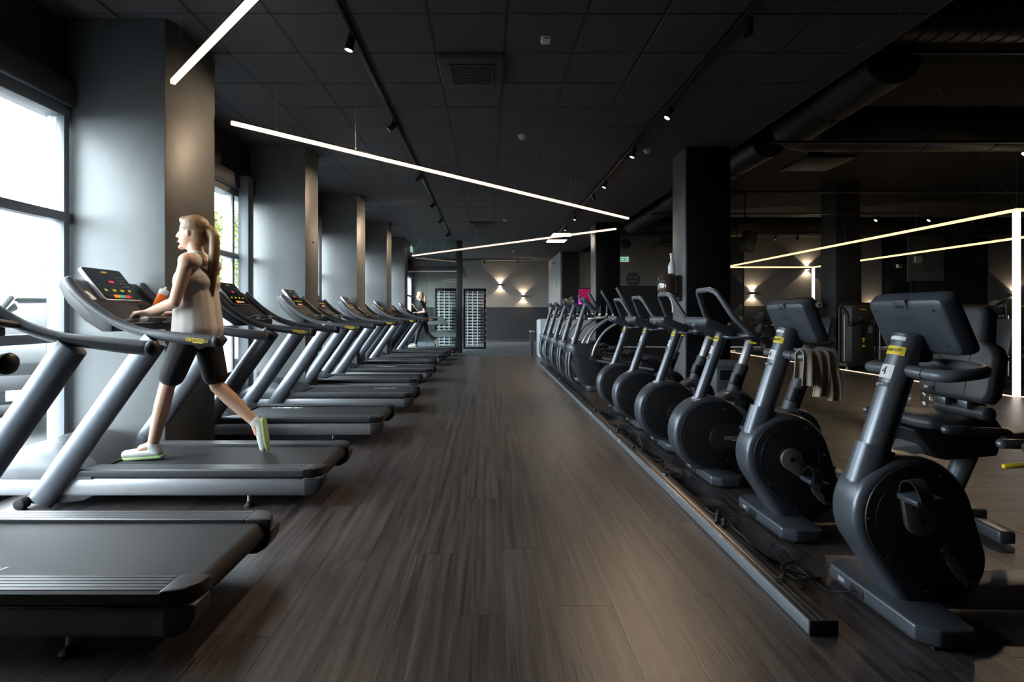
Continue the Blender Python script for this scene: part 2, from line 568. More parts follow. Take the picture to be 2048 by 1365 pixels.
# ---- floor: slab, vinyl planks laid along the hall, and across it on the right
B = NB(); box(B, XL-0.1, XR, Y0, YB, -0.25, -0.006)
floor = struct(part('floor', B, 'rail_black', smooth=False), 'dark floor slab under the vinyl planks')
PW, PL = 0.225, 1.35
def plank_mesh(w, l, axis):
    B = NB()
    g, c, t = 0.0004, 0.0005, 0.006
    a, b = (w/2 - g, l/2 - g) if axis == 'y' else (l/2 - g, w/2 - g)
    loft(B, [[(-a, -b, -t), (a, -b, -t), (a, b, -t), (-a, b, -t)], [(-a, -b, -c), (a, -b, -c), (a, b, -c), (-a, b, -c)],
             [(-a+c, -b+c, 0), (a-c, -b+c, 0), (a-c, b-c, 0), (-a+c, b-c, 0)]])
    finish(B)
    me = bpy.data.meshes.new('plank'); B.to_mesh(me); B.free()
    me.materials.append(MATS['plank_' + axis])
    return me
py_me, px_me = plank_mesh(PW, PL, 'y'), plank_mesh(PW, PL, 'x')
XM = XL + PW*28           # where the lay of the planks turns
cells = []                # (x, y, lay, length)
for i in range(28):
    x = XL + PW*(i + 0.5)
    y = Y0
    l = PL*(0.15 + (i*0.53 % 1.0)*0.85)
    while y < 15.19:
        l = min(l, 15.2 - y)
        cells.append((x, y + l/2, 'y', l))
        y += l; l = PL
for j in range(96):
    y = Y0 + PW*(j + 0.5)
    if y > YR - PW/2: break
    x = XM
    l = PL*(0.15 + (j*0.41 % 1.0)*0.85)
    while x < 17.9:
        l = min(l, 18.0 - x)
        cells.append((x + l/2, y, 'x', l))
        x += l; l = PL
def in_view(c):
    x, y, a, l = c
    if y < 1.15 or abs(976 + x*1046/y - 1024) > 1090: return -1
    if a == 'y' and x < -1.75: return -1
    if a == 'y' and -1.75 < x < -1.1 and y > 6: return 0.0001
    return 1.0/(y*y*y) * (1.0 if a == 'y' else 0.75)
cells.sort(key=in_view, reverse=True)
one, rest = cells[:300], cells[300:]
for x, y, a, l in one:
    o = bpy.data.objects.new('plank', py_me if a == 'y' else px_me)
    COL.objects.link(o); o.parent = floor; o.location = (x, y, 0)
    o.scale = (1, l/PL, 1) if a == 'y' else (l/PL, 1, 1)
for ax in 'yx':
    B = NB()
    src = py_me if ax == 'y' else px_me
    vs = [v.co.copy() for v in src.vertices]; fs = [tuple(p.vertices) for p in src.polygons]
    for x, y, a, l in rest:
        if a != ax: continue
        sc_ = Vector((1, l/PL, 1)) if a == 'y' else Vector((l/PL, 1, 1))
        nv = [B.verts.new(v*sc_ + Vector((x, y, 0))) for v in vs]
        for f in fs: B.faces.new([nv[k] for k in f])
    o = part('planking', B, 'plank_' + ax, floor, smooth=False)
    o['kind'] = 'stuff'
# filler strips at the plank ends so that no slab shows
B = NB(); box(B, XM - 0.02, XM + 0.02, Y0, YR, -0.006, 0.0015)
part('joint_strip', B, 'rail_black', floor)
# blue grey rubber floor at the far end
B = NB(); box(B, -3.3, 4.9, 15.2, YB, -0.006, 0.002)
part('rubber_mat', B, 'rubber_floor', floor, smooth=False, label='blue grey rubber floor at the far end of the hall')

# ---- tile ceiling
B = NB(); box(B, XL-0.3, XS, Y0, YB, CZ + 0.03, CZ + 0.14)
ceiling = struct(part('ceiling', B, 'grid_black', smooth=False), 'black suspended tile ceiling')
def tile_mesh(w, l):
    B = NB(); c = 0.006
    a, b = w/2 - 0.010, l/2 - 0.006
    loft(B, [[(-a, -b, 0.03), (a, -b, 0.03), (a, b, 0.03), (-a, b, 0.03)], [(-a, -b, c), (a, -b, c), (a, b, c), (-a, b, c)],
             [(-a+c, -b+c, 0), (a-c, -b+c, 0), (a-c, b-c, 0), (-a+c, b-c, 0)]])
    finish(B)
    me = bpy.data.meshes.new('ceiling_tile'); B.to_mesh(me); B.free()
    me.materials.append(MATS['ceiling_black'])
    return me
tm = tile_mesh(0.6, 0.6); te = tile_mesh(0.24, 0.6)
SX0, SY0 = 0.149 - 6*0.6, 3.99 - 11*0.6
tiles = []
for i in range(12):
    for j in range(43):
        x = SX0 + 0.6*(i + 0.5); y = SY0 + 0.6*(j + 0.5)
        w = 0.6
        if i == 11: x, w = SX0 + 6.6 + 0.12, 0.24
        if y + 0.3 > YB: continue
        if y > 1.9 and abs(x + 0.153) < 0.1 and (abs(y - 4.89) < 0.1 or abs(y - 13.29) < 0.1): continue   # air cassettes sit here
        tiles.append((x, y, w))
tiles.sort(key=lambda t: (0 if t[1] > 2.2 else 50) + t[1] + abs(t[0])*0.3)
for x, y, w in tiles[:300]:
    o = bpy.data.objects.new('ceiling_tile', tm if w == 0.6 else te)
    COL.objects.link(o); o.parent = ceiling; o.location = (x, y, CZ)
B = NB()
for x, y, w in tiles[300:]:
    src = tm if w == 0.6 else te
    nv = [B.verts.new(v.co + Vector((x, y, CZ))) for v in src.vertices]
    for p in src.polygons: B.faces.new([nv[k] for k in p.vertices])
part('tile_field', B, 'ceiling_black', ceiling, smooth=False)['kind'] = 'stuff'
# wider main runners of the ceiling grid
for i in range(12):
    x = SX0 + 0.6*i
    pbox('grid_runner', 'grid_black', ceiling, x - 0.012, x + 0.012, Y0, YB, CZ + 0.004, CZ + 0.03, 0)
pbox('edge_trim', 'frame_dark', ceiling, XS - 0.03, XS + 0.01, Y0, YR, CZ, CZ + 0.03, 0)
# ---- open black ceiling on the right, roof over all
B = NB(); box(B, XS, XR, Y0, YB, UZ, UZ + 0.1)
struct(part('ceiling_upper', B, 'upper_black', smooth=False), 'high black open ceiling above the ducts')
B = NB(); box(B, XS - 0.02, XS + 0.04, Y0, YB, CZ + 0.03, UZ)
struct(part('trim_1', B, 'upper_black', smooth=False), 'black step between the two ceilings')
B = NB(); box(B, XL - 0.5, XR + 0.2, Y0 - 0.2, YB + 0.2, UZ + 0.1, UZ + 0.3)
struct(part('roof', B, 'frame_dark', smooth=False), 'flat roof slab')

# ---- walls
def wall(name, m, x0, x1, y0, y1, z0, z1, label, parent=None, bevel=0):
    B = NB(); box(B, x0, x1, y0, y1, z0, z1)
    o = part(name, B, m, parent, bevel, smooth=False)
    if parent is None: struct(o, label)
    return o
wall('wall_front', 'charcoal_paint', XL, XR, Y0 - 0.1, Y0, 0, UZ, 'dark wall behind the viewer')
wall('wall_right', 'charcoal_paint', XR, XR + 0.1, Y0, YR, 0, UZ, 'dark right wall')
wb = wall('wall_back', 'taupe_paint', XL, 2.7, YB, YB + 0.1, 1.52, CZ + 0.1, 'taupe back wall with a charcoal lower half')
wall('dado', 'charcoal_paint', XL, 2.7, YB - 0.006, YB + 0.1, 0, 1.52, None, wb)
wall('skirting', 'frame_dark', XL, 2.7, YB - 0.02, YB - 0.005, 0, 0.09, None, wb)
# pale block at the end of the aisle
wall('wall_block', 'pale_paint', 2.66, 2.72, 19.3, YB, 0, CZ, 'pale side wall at the end of the aisle')
wall('wall_block_front', 'black_paint', 2.72, 3.34, 19.3, 19.4, 0, CZ + 0.2, 'black wall end beside the pale side wall')
wall('wall_left', 'black_paint', XL - 0.12, XL, Y0, YB, 2.82, UZ + 0.1, 'black wall above the windows')
wall('wall_left_near', 'black_paint', XL - 0.12, XL, Y0, 1.6, 0, 2.82, 'black left wall beside the viewer')
wall('wall_left_end', 'black_paint', XL - 0.12, XL, 22.60, YB, 0, 2.82, 'black left wall beyond the last window')
# right hand back wall: taupe fields between black piers, charcoal dado
wr = wall('wall_back_right', 'black_paint', 3.34, XR, YR, YR + 0.1, 0, UZ, 'black back wall of the right hand zone with taupe fields')
def field(x0, x1, z0, z1, m):
    wall('wall_panel', m, x0, x1, YR - 0.015, YR + 0.02, z0, z1, None, wr)
field(3.36, 4.10, 1.95, CZ, 'taupe_paint')
field(4.80, 8.70, 2.27, 4.3, 'taupe_paint')
field(4.80, 8.70, 0.0, 2.265, 'charcoal_paint')
field(9.50, 12.6, 1.52, 4.3, 'taupe_paint')
field(9.50, 12.6, 0.0, 1.515, 'charcoal_paint')
field(13.85, 14.6, 1.52, 4.3, 'taupe_paint')
field(13.85, 14.6, 0.0, 1.515, 'charcoal_paint')
field(15.55, 16.9, 2.41, 4.3, 'taupe_paint')
field(18.55, 20.9, 0.0, 4.3, 'taupe_paint')
B = NB(); box(B, 15.75, 16.85, YR - 0.03, YR + 0.0, 0, 2.38)
door = struct(part('door_1', B, 'door_dark', None, 0.01), 'dark door in the right hand back wall')
pbox('door_frame', 'frame_dark', door, 15.67, 15.75, YR - 0.05, YR, 0, 2.45)
pbox('door_frame', 'frame_dark', door, 16.85, 16.93, YR - 0.05, YR, 0, 2.45)
pbox('door_frame', 'frame_dark', door, 15.67, 16.93, YR - 0.05, YR, 2.38, 2.45)
B = NB(); lathe(B, [(0.28, 0), (0.28, 0.006)], 28, Matrix.Translation((16.6, YR - 0.031, 1.75)) @ Matrix.Rotation(R(90), 4, 'X'))
part('door_sign', B, 'blue_sign', door, label='round blue door sign')

# ---- pillars
def pillar(x0, x1, y0, y1, z1, m, label, name='pillar'):
    B = NB(); box(B, x0, x1, y0, y1, 0, z1)
    o = part(name, B, m, None, 0.008, 2)
    struct(o, label)
    return o
for k, (y0, y1) in enumerate(((1.0, 1.6), (4.05, 4.79), (7.16, 7.70), (9.98, 10.65), (12.95, 13.55), (15.70, 16.30))):
    p = pillar(-3.27, -2.50, y0, y1, CZ, 'pillar_paint',
               ['grey plaster window pillar beside the viewer', 'nearest grey plaster pillar behind the runner', 'second grey plaster pillar along the windows',
                'third grey plaster pillar along the windows', 'fourth grey plaster pillar along the windows', 'last grey plaster pillar along the windows'][k])
    if k == 2:
        B = NB(); lathe(B, [(0.016, 0), (0.016, 0.012), (0.010, 0.016)], 12, Matrix.Translation((-2.50, y0 + 0.3, 2.25)) @ Matrix.Rotation(R(90), 4, 'Y'))
        part('wall_plug', B, 'frame_dark', p)
    if k in (2, 3):
        o = pbox('socket_plate', 'plastic_black', p, -3.16, -2.93, y0 - 0.014, y0, 0.34, 0.46, 0.004)
pd_ = pillar(2.71, 3.33, 7.19, 7.68, CZ, 'pillar_dark', 'dark square pillar between the bikes and the machines')
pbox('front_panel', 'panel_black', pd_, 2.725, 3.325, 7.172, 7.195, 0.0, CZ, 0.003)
pd_ = pillar(2.69, 3.31, 13.1, 13.7, CZ, 'pillar_dark', 'far dark pillar beside the reception desk')
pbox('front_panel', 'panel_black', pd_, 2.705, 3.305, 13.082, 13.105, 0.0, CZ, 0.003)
pillar(8.78, 9.40, 13.2, 13.8, UZ, 'charcoal_paint', 'charcoal pillar among the weight machines')

# ---- windows of the left side
GX = -3.315               # glass plane
for k, (a, b) in enumerate(BAYS):
    B = NB()
    box(B, XL - 0.10, XL + 0.07, a, b, 2.74, 2.82)
    w = struct(part('window_%d' % (k + 1), B, 'window_frame', None, 0.004), 'tall framed window bay %d from the viewer' % (k + 1))
    pbox('window_sill', 'window_frame', w, XL - 0.12, XL + 0.07, a, b, 0.0, 0.10)
    pbox('roller_housing', 'frame_dark', w, XL - 0.02, XL + 0.12, a, b, 2.82, 3.02, 0.03)
    last = b - 0.05 if k == 0 else b - 0.53
    muls = [a + 0.04, last] + ([(a + b)/2 - 0.45] if b - a > 2 else [])
    muls = sorted(set(muls))
    for y in muls:
        pbox('mullion', 'frame_white', w, XL - 0.055, XL + 0.018 if k == 0 else XL + 0.05, y - 0.02, y + 0.03, 0.10, 2.74)
        pbox('mullion_cover', 'window_frame', w, XL + 0.018 if k == 0 else XL + 0.05, XL + 0.075, y - 0.02, y + 0.03, 0.10, 2.74)
    for z in (1.05, 1.97):
        pbox('transom', 'window_frame', w, XL - 0.01, XL + 0.08, a, b, z - 0.035, z + 0.035)
    if k in (1, 2, 3):
        pbox('steel_post', 'window_frame', w, XL + 0.10, XL + 0.23, b - 0.46, b - 0.31, 0.0, 3.0)
    ys = [a] + muls + [b]
    for y1, y2 in zip(ys, ys[1:]):
        for z1, z2 in ((0.10, 1.02), (1.08, 1.94), (2.0, 2.74)):
            if y2 - y1 > 0.06:
                pbox('pane', 'window_glass', w, GX - 0.003, GX + 0.003, y1 + 0.03, y2 - 0.02, z1, z2, 0)
# low black radiator box in the second window bay
rc = thing('radiator_cover', 'low black box under the window behind the second treadmill', 'radiator', (XL + 0.02, 4.84, 0))
pbox('cover', 'plastic_black', rc, -0.01, 0.04, 0, 2.0, 0, 0.47, 0.01)
pbox('cover_top', 'plastic_dark', rc, -0.01, 0.05, -0.01, 2.01, 0.47, 0.50, 0.01)
for (y0, y1) in ((4.05, 4.79), (7.16, 7.70), (9.98, 10.65), (12.95, 13.55), (15.70, 16.30)):
    wall('wall_left_pier', 'frame_dark', XL - 0.12, XL, y0, y1, 0, 2.82, 'dark wall strip behind a window pillar')
# ================================================================== treadmills
def make_treadmill():
    t = thing('treadmill', 'x', 'treadmill', (0, 0, 0), 0, 'treadmills in a row along the windows')
    pbox('chassis', 'plastic_black', t, -2.04, -0.12, -0.33, 0.33, 0.085, 0.205, 0.01)
    for s in (-1, 1):
        # silver side panel
        B = NB()
        prof = [(0.345, 0.078), (0.372, 0.078), (0.381, 0.10), (0.383, 0.14), (0.378, 0.178), (0.372, 0.186), (0.345, 0.186)]
        prism(B, [(s*y, z) for y, z in prof], 'x', -2.08, -0.115)
        part('side_panel', B, 'tread_silver', t, 0.002)
        # ribbed foot rail
        B = NB()
        pr = [(0.262, 0.20), (0.262, 0.244)]
        y = 0.268
        for i in range(5):
            pr += [(y, 0.247), (y + 0.017, 0.247), (y + 0.0185, 0.2425), (y + 0.0205, 0.2425)]
            y += 0.022
        pr += [(0.378, 0.246), (0.388, 0.238), (0.391, 0.222), (0.387, 0.20), (0.372, 0.192)]
        prism(B, [(s*a, z) for a, z in pr], 'x', -1.58, -0.13)
        part('foot_rail', B, 'plastic_dark', t)
        # rear end cap: upper lid and lower block
        B = NB()
        prism(B, [(-0.13, s*0.262), (-0.005, s*0.262), (-0.02, s*0.33), (-0.055, s*0.375), (-0.13, s*0.392)], 'z', 0.196, 0.249)
        part('end_cap', B, 'plastic_black', t, 0.010, 3)
        B = NB()
        prism(B, [(-0.125, 0.076), (-0.075, 0.078), (-0.03, 0.105), (-0.008, 0.145), (-0.004, 0.196), (-0.125, 0.196)], 'y', min(s*0.265, s*0.384), max(s*0.265, s*0.384))
        part('end_block', B, 'plastic_black', t, 0.012, 3)
        # upright
        B = NB()
        tube(B, [(-1.765, s*0.395, 0.055), (-1.56, s*0.395, 0.345), (-1.24, s*0.393, 0.80), (-1.05, s*0.388, 1.07)], 0.046, 0.079, n=24, ref=(0, 1, 0))
        part('upright', B, 'tube_grey', t)
        # handrail with rounded end
        pts = cr([(-0.665, s*0.40, 1.056), (-0.80, s*0.40, 1.068), (-0.98, s*0.395, 1.090), (-1.12, s*0.385, 1.112), (-1.29, s*0.378, 1.170), (-1.45, s*0.372, 1.268), (-1.57, s*0.362, 1.372), (-1.635, s*0.35, 1.445)], 5)
        B = NB()
        tube(B, pts, [0.036, 0.036, 0.034, 0.032, 0.032, 0.034, 0.036, 0.03], [0.037, 0.037, 0.033, 0.030, 0.029, 0.031, 0.033, 0.032], n=20, ref=(0, 1, 0), dome=0.02)
        h = part('handrail', B, 'plastic_dark', t)
        B = NB(); tube(B, [(-0.648, s*0.40, 1.0545), (-0.668, s*0.40, 1.0562)], 0.0385, 0.0395, n=20, ref=(0, 1, 0), dome=0.022)
        part('grip_cap', B, 'plastic_black', h)
        if s < 0:
            badge(h, frame((-0.765, -0.4365, 1.064), (1, 0, -0.08), (0, 0, 1)), 0.145)
        # transport wheel and fork
        B = NB(); disc_y(B, -1.885, 0.036, 0.036, s*0.395 - 0.03, s*0.395 + 0.03, 20, 0.006)
        part('wheel', B, 'rubber', t)
        B = NB(); prism(B, [(-1.90, 0.03), (-1.86, 0.055), (-1.70, 0.10), (-1.45, 0.08), (-1.52, 0.045), (-1.75, 0.02)], 'y', s*0.36 - 0.012, s*0.36 + 0.012)
        part('wheel_bracket', B, 'frame_dark', t, 0.003)
        # levelling foot
        B = NB(); lathe(B, [(0.011, 0.01), (0.011, 0.09)], 12, Matrix.Translation((-0.48, s*0.345, 0)))
        f = part('levelling_foot', B, 'chrome', t)
        B = NB(); lathe(B, [(0.032, 0.0), (0.032, 0.01), (0.018, 0.022), (0.014, 0.034)], 16, Matrix.Translation((-0.48, s*0.345, 0)))
        part('foot_pad', B, 'rubber', f)
    # belt running over the rear roller
    B = NB()
    prof = [(-1.70, 0.228), (-1.40, 0.229), (-0.9, 0.229), (-0.4, 0.229), (-0.075, 0.229)]
    for i in range(1, 10):
        a = R(90 - 20*i)
        prof.append((-0.075 + 0.046*math.cos(a), 0.183 + 0.046*math.sin(a)))
    prof += [(-1.70, 0.137)]
    prism(B, prof, 'y', -0.259, 0.259)
    belt = part('belt', B, 'belt', t)
    # motor hood
    rings = []
    for x, top, w in ((-2.19, 0.205, 0.28), (-2.185, 0.235, 0.33), (-2.14, 0.292, 0.37), (-2.04, 0.348, 0.385), (-1.90, 0.378, 0.388), (-1.76, 0.366, 0.388), (-1.62, 0.318, 0.388), (-1.50, 0.262, 0.386), (-1.46, 0.238, 0.384)):
        r = []
        for i in range(25):
            a = math.pi*i/24
            c, q = math.cos(a), math.sin(a)
            r.append((x, w*math.copysign(abs(c)**0.55, c), 0.186 + (top - 0.186)*abs(q)**0.55))
        rings.append(r)
    B = NB(); loft(B, rings)
    part('motor_hood', B, 'hood_grey', t)
    rings = []
    for x, top, w in ((-1.93, 0.378, 0.10), (-1.90, 0.3815, 0.20), (-1.76, 0.3695, 0.255), (-1.62, 0.3215, 0.275), (-1.50, 0.2655, 0.285), (-1.45, 0.238, 0.285)):
        r = []
        for i in range(17):
            u = -1 + 2*i/16
            zz = 0.186 + (top - 0.186)*(1 - abs(u*w/0.388)**3.6)**0.55*1.0
            r.append((x, u*w, zz + 0.004))
        r += [(x, w, 0.20), (x, -w, 0.20)]
        rings.append(r)
    B = NB(); loft(B, rings)
    part('hood_panel', B, 'plastic_black', t)
    # console shell between the handrails
    prof = [(-1.345, 1.168), (-1.45, 1.248), (-1.57, 1.355), (-1.635, 1.440), (-1.665, 1.462), (-1.690, 1.450), (-1.70, 1.41), (-1.64, 1.30), (-1.53, 1.185), (-1.42, 1.115), (-1.345, 1.115)]
    B = NB(); prism(B, prof, 'y', -0.352, 0.352)
    shell = part('console_shell', B, 'plastic_black', t, 0.012, 3)
    pbox('tray', 'rubber', shell, -0.035, 0.035, -0.05, 0.28, -0.002, 0.004, 0.001, frame((-1.395, 0, 1.208), (0.78, 0, -0.6), (0, 1, 0)))
    # display: silver tablet with glass face
    SM = frame((-1.598, 0, 1.437), (0, 1, 0), (-0.17, 0, 0.215))      # x across, y up the face, z out to the runner
    B = NB(); prism(B, rrect(0.375, 0.285, 0.022), 'z', -0.028, 0.0, SM)
    d = part('display', B, 'silver_tube', t, 0.004)
    B = NB(); prism(B, rrect(0.363, 0.273, 0.018), 'z', -0.002, 0.0015, SM)
    part('display_glass', B, 'screen_glass', d)
    for i, m in enumerate(('lit_orange', 'lit_green', 'lit_red')):
        x = -0.055 + 0.055*i
        pbox('button', m, d, x - 0.026, x + 0.026, -0.122, -0.098, 0.0015, 0.003, 0, SM)
    for i, s_ in enumerate(('50', '130', '130', '50')):
        text('readout', s_, 0.026, 'lit_yellow', d, SM @ Matrix.Translation((-0.115 + 0.077*i, -0.058, 0.002)), 0.0003)
    pbox('readout', 'lit_red', d, -0.022, 0.026, 0.012, 0.030, 0.0015, 0.0025, 0, SM)
    for i in range(4):
        for j in range(3):
            x, y = 0.085 + 0.026*j, 0.066 - 0.028*i
            pbox('key', 'grey_print', d, x - 0.004, x + 0.004, y - 0.004, y + 0.004, 0.0015, 0.0025, 0, SM)
    B = NB(); prism(B, [(-0.03, 0.004), (-0.018, 0.010), (0.018, 0.010), (0.03, 0.004), (0.03, -0.006), (-0.03, -0.006)], 'z', 0.0015, 0.0025, SM @ Matrix.Translation((0, 0.105, 0)))
    part('badge', B, 'yellow', d)
    # hand sensor bar
    ptube('grip_bar', 'plastic_black', t, [(-1.30, -0.365, 1.172), (-1.30, -0.20, 1.196), (-1.30, 0.20, 1.196), (-1.30, 0.365, 1.172)], 0.019, n=14)
    for s in (-1, 1):
        ptube('sensor_band', 'steel', t, [(-1.30, s*0.10, 1.196), (-1.30, s*0.19, 1.196)], 0.0202, n=14)
    pbox('stop_tab', 'red_plastic', t, -1.385, -1.335, 0.0, 0.07, 1.195, 1.212, 0.003)
    # number sticker on the dash beside the display
    SM2 = frame((-1.555, -0.285, 1.3502), (0, 1, 0), (-0.60, 0, 0.53))
    B = NB(); prism(B, rrect(0.075, 0.085, 0.014), 'z', 0.0, 0.002, SM2)
    part('sticker', B, 'white_print', t)
    return t

def belt_marks(t, x, y, cream=True):
    """printed bars on a belt, slanted"""
    for i, (a, w) in enumerate(((0, 0.020), (0.045, 0.035), (0.10, 0.10), (0.225, 0.05), (0.295, 0.014))):
        B = NB(); k = 0.018
        prism(B, [(x + a, y - 0.019), (x + a + w, y - 0.019), (x + a + w + k, y + 0.019), (x + a + k, y + 0.019)], 'z', 0.2285, 0.2298)
        part('belt_mark', B, 'beige_print' if cream else 'white_print', t, smooth=False)

tread = make_treadmill()
# (rear end x, centre y, label, belt mark x, y)
TM = [(-1.035, 2.235, 'nearest black treadmill, its deck cut off by the lower left corner', (-1.18, -0.19)),
      (-1.045, 3.685, 'black treadmill with the blond woman walking on it', None),
      (-1.00, 5.345, 'empty black treadmill right behind the walking woman, third from the viewer', (-1.30, 0.22)),
      (-0.915, 6.815, 'fourth treadmill from the viewer, beside the second window pillar', (-0.62, 0.22)),
      (-1.055, 8.22, 'fifth treadmill from the viewer, set back a little from its neighbours', None),
      (-0.985, 9.70, 'sixth treadmill from the viewer, half way down the row', (-1.10, 0.22)),
      (-1.12, 11.25, 'seventh treadmill from the viewer, set back toward the windows', (-0.52, 0.22)),
      (-1.05, 12.75, 'eighth treadmill from the viewer, third from the glass booth', (-0.75, 0.22)),
      (-1.00, 14.05, 'ninth treadmill from the viewer, second from the glass booth', (-0.75, 0.22)),
      (-0.90, 15.45, 'farthest treadmill in front of the glass booth, with the runner in black', None)]
TREADS = []
for i, (x, y, lab, mk) in enumerate(TM):
    if i == 0:
        tread.location = (x, y, 0); tread['label'] = lab; o = tread
    else:
        o = dup(tread, (x, y, 0), 0, lab)
    TREADS.append(o)
for o, (x, y, lab, mk) in zip(TREADS, TM):
    if mk: belt_marks(o, mk[0], mk[1], mk is TM[0][3])
for ch in TREADS[1].children:
    if ch.name.startswith('sticker'):
        text('number', '1', 0.055, 'black_print', ch, frame((-1.555, -0.285, 1.3502), (0, 1, 0), (-0.60, 0, 0.53)) @ Matrix.Translation((0, 0, 0.0025)))

# water bottle standing in the console of the woman's treadmill
wbt = thing('water_bottle', 'orange sports bottle with white cap on the console beside the woman', 'bottle', (-2.50, 3.95, 1.278))
TB = Matrix.Rotation(R(24), 4, 'Y')
B = NB(); lathe(B, [(0.028, 0), (0.034, 0.006), (0.035, 0.05), (0.033, 0.10), (0.030, 0.115)], 20, TB)
part('body', B, 'bottle_orange', wbt)
B = NB(); lathe(B, [(0.033, 0.112), (0.034, 0.120), (0.034, 0.140), (0.020, 0.148), (0.009, 0.150), (0.008, 0.166)], 20, TB)
part('cap', B, 'device_white', wbt)
# ================================================================== exercise bikes
def base_plate(t, name='base'):
    B = NB()
    out = [(0.0, -0.24), (0.06, -0.285), (0.19, -0.285), (0.205, -0.27), (0.225, -0.10), (0.225, 0.10), (0.205, 0.27), (0.19, 0.285), (0.06, 0.285), (0.0, 0.24)]
    prism(B, out, 'z', 0.012, 0.078)
    b = part(name, B, 'bike_paint', t, 0.012, 3)
    for s in (-1, 1):
        pbox('pad', 'rubber', b, 0.05, 0.18, s*0.24 - 0.03, s*0.24 + 0.03, 0.0, 0.013, 0)
    pbox('socket', 'plastic_black', b, -0.004, 0.01, 0.02, 0.10, 0.026, 0.060, 0.002)
    pbox('type_label', 'silver_tube', b, -0.001, 0.002, 0.14, 0.18, 0.034, 0.052, 0)
    return b

def screws(parent, pts, y, s=-1):
    for x, z in pts:
        B = NB(); disc_y(B, x, z, 0.006, min(y, y + s*0.002), max(y, y + s*0.002), 8)
        part('screw', B, 'steel', parent)

def crank_set(t, cx, cz, ang, yf, R_=0.17, pedal_tilt=0.0):
    """crank arm with boss, pedal with strap on the near side (-y); arm without detail on the far side"""
    for s, an in ((-1, ang), (1, ang + math.pi)):
        dx, dz = math.cos(an)*R_, math.sin(an)*R_
        y = s*yf
        B = NB()
        prism(B, hull([(cx, cz, 0.060), (cx + dx, cz + dz, 0.022)], 28), 'y', min(y, y + s*0.022), max(y, y + s*0.022))
        c = part('crank', B, 'crank_metal', t, 0.004)
        B = NB(); disc_y(B, cx, cz, 0.014, min(y + s*0.02, y + s*0.026), max(y + s*0.02, y + s*0.026), 16)
        part('axle_cap', B, 'plastic_black', c)
        px, pz = cx + dx, cz + dz
        y1, y2 = y + s*0.03, y + s*0.13
        B = NB()
        M = Matrix.Translation((px, 0, pz)) @ Matrix.Rotation(pedal_tilt, 4, 'Y')
        lo, hi = min(y1, y2), max(y1, y2)
        prism(B, [(-0.055, 0.004), (-0.05, -0.012), (0.0, -0.03), (0.045, -0.018), (0.055, 0.004), (0.05, 0.012), (-0.05, 0.012)], 'y', lo, hi, M)
        p = part('pedal', B, 'plastic_grey', t, 0.006)
        B = NB()
        rows = []
        for i in range(13):
            a = math.pi*i/12
            rows.append((math.cos(a), math.sin(a)))
        ym, yh = (lo + hi)/2, (hi - lo)/2 + 0.004
        rings = []
        for xx in (-0.035, 0.03):
            pass
        outer = [(ym + yh*c_, 0.0 + 0.075*s_) for c_, s_ in rows]
        inner = [(ym + (yh - 0.004)*c_, 0.0 + 0.071*s_) for c_, s_ in rows]
        prism(B, outer + inner[::-1], 'x', -0.04, 0.012, M)
        part('pedal_strap', B, 'rubber', p)

def post_labels(t, base, top, r, number, k0, k1, k2, big=True):
    """white tag, yellow badge and number sticker on the front (-x) side of a slanted post"""
    b, e = Vector(base), Vector(top)
    ax = (e - b).normalized()
    side = Vector((0, -1, 0))
    out = side.cross(ax).normalized()         # points forward (-x) and down-ish
    if out.x > 0: out = -out
    def patch(name, k, half_ang, h, m, extra=0.0015, round_top=False):
        c = b + (e - b)*k
        rings = []
        B = NB()
        n = 8
        rows = []
        for j in range(2):
            row = []
            for i in range(n + 1):
                a = -half_ang + 2*half_ang*i/n
                d = out*math.cos(a) + side*math.sin(a)
                row.append((c + ax*(h*(j - 0.5)), d))
            rows.append(row)
        vs = []
        for rr in (r + extra, r - 0.004):
            vs.append([[B.verts.new(p + d*rr) for p, d in row] for row in rows])
        for i in range(n):
            B.faces.new((vs[0][0][i], vs[0][0][i+1], vs[0][1][i+1], vs[0][1][i]))
        return part(name, B, m, t)
    patch('tag', k2, 0.75, 0.016, 'white_print')
    bd = patch('badge', k1, 0.95, 0.036, 'yellow')
    patch('sticker', k0, 0.62, 0.058, 'white_print')
    patch('sticker_foot', k0 - 0.085, 0.58, 0.018, 'plastic_black')
    c = b + (e - b)*k0 + out*(r + 0.002)
    X = ax.cross(out).normalized()
    if X.y > 0: X = -X
    text('number', number, 0.050, 'black_print', t, frame(c, X, ax))
    c = b + (e - b)*k1 + out*(r + 0.0025)
    text('lettering', 'TECHNOGYM', 0.020, 'black_print', bd, frame(c, X, ax), 0.0004, squash=0.9)
    c = b + (e - b)*(k0 - 0.085) + out*(r + 0.0025)
    text('lettering', 'gym+', 0.017, 'white_print', t, frame(c, X, ax), 0.0004)

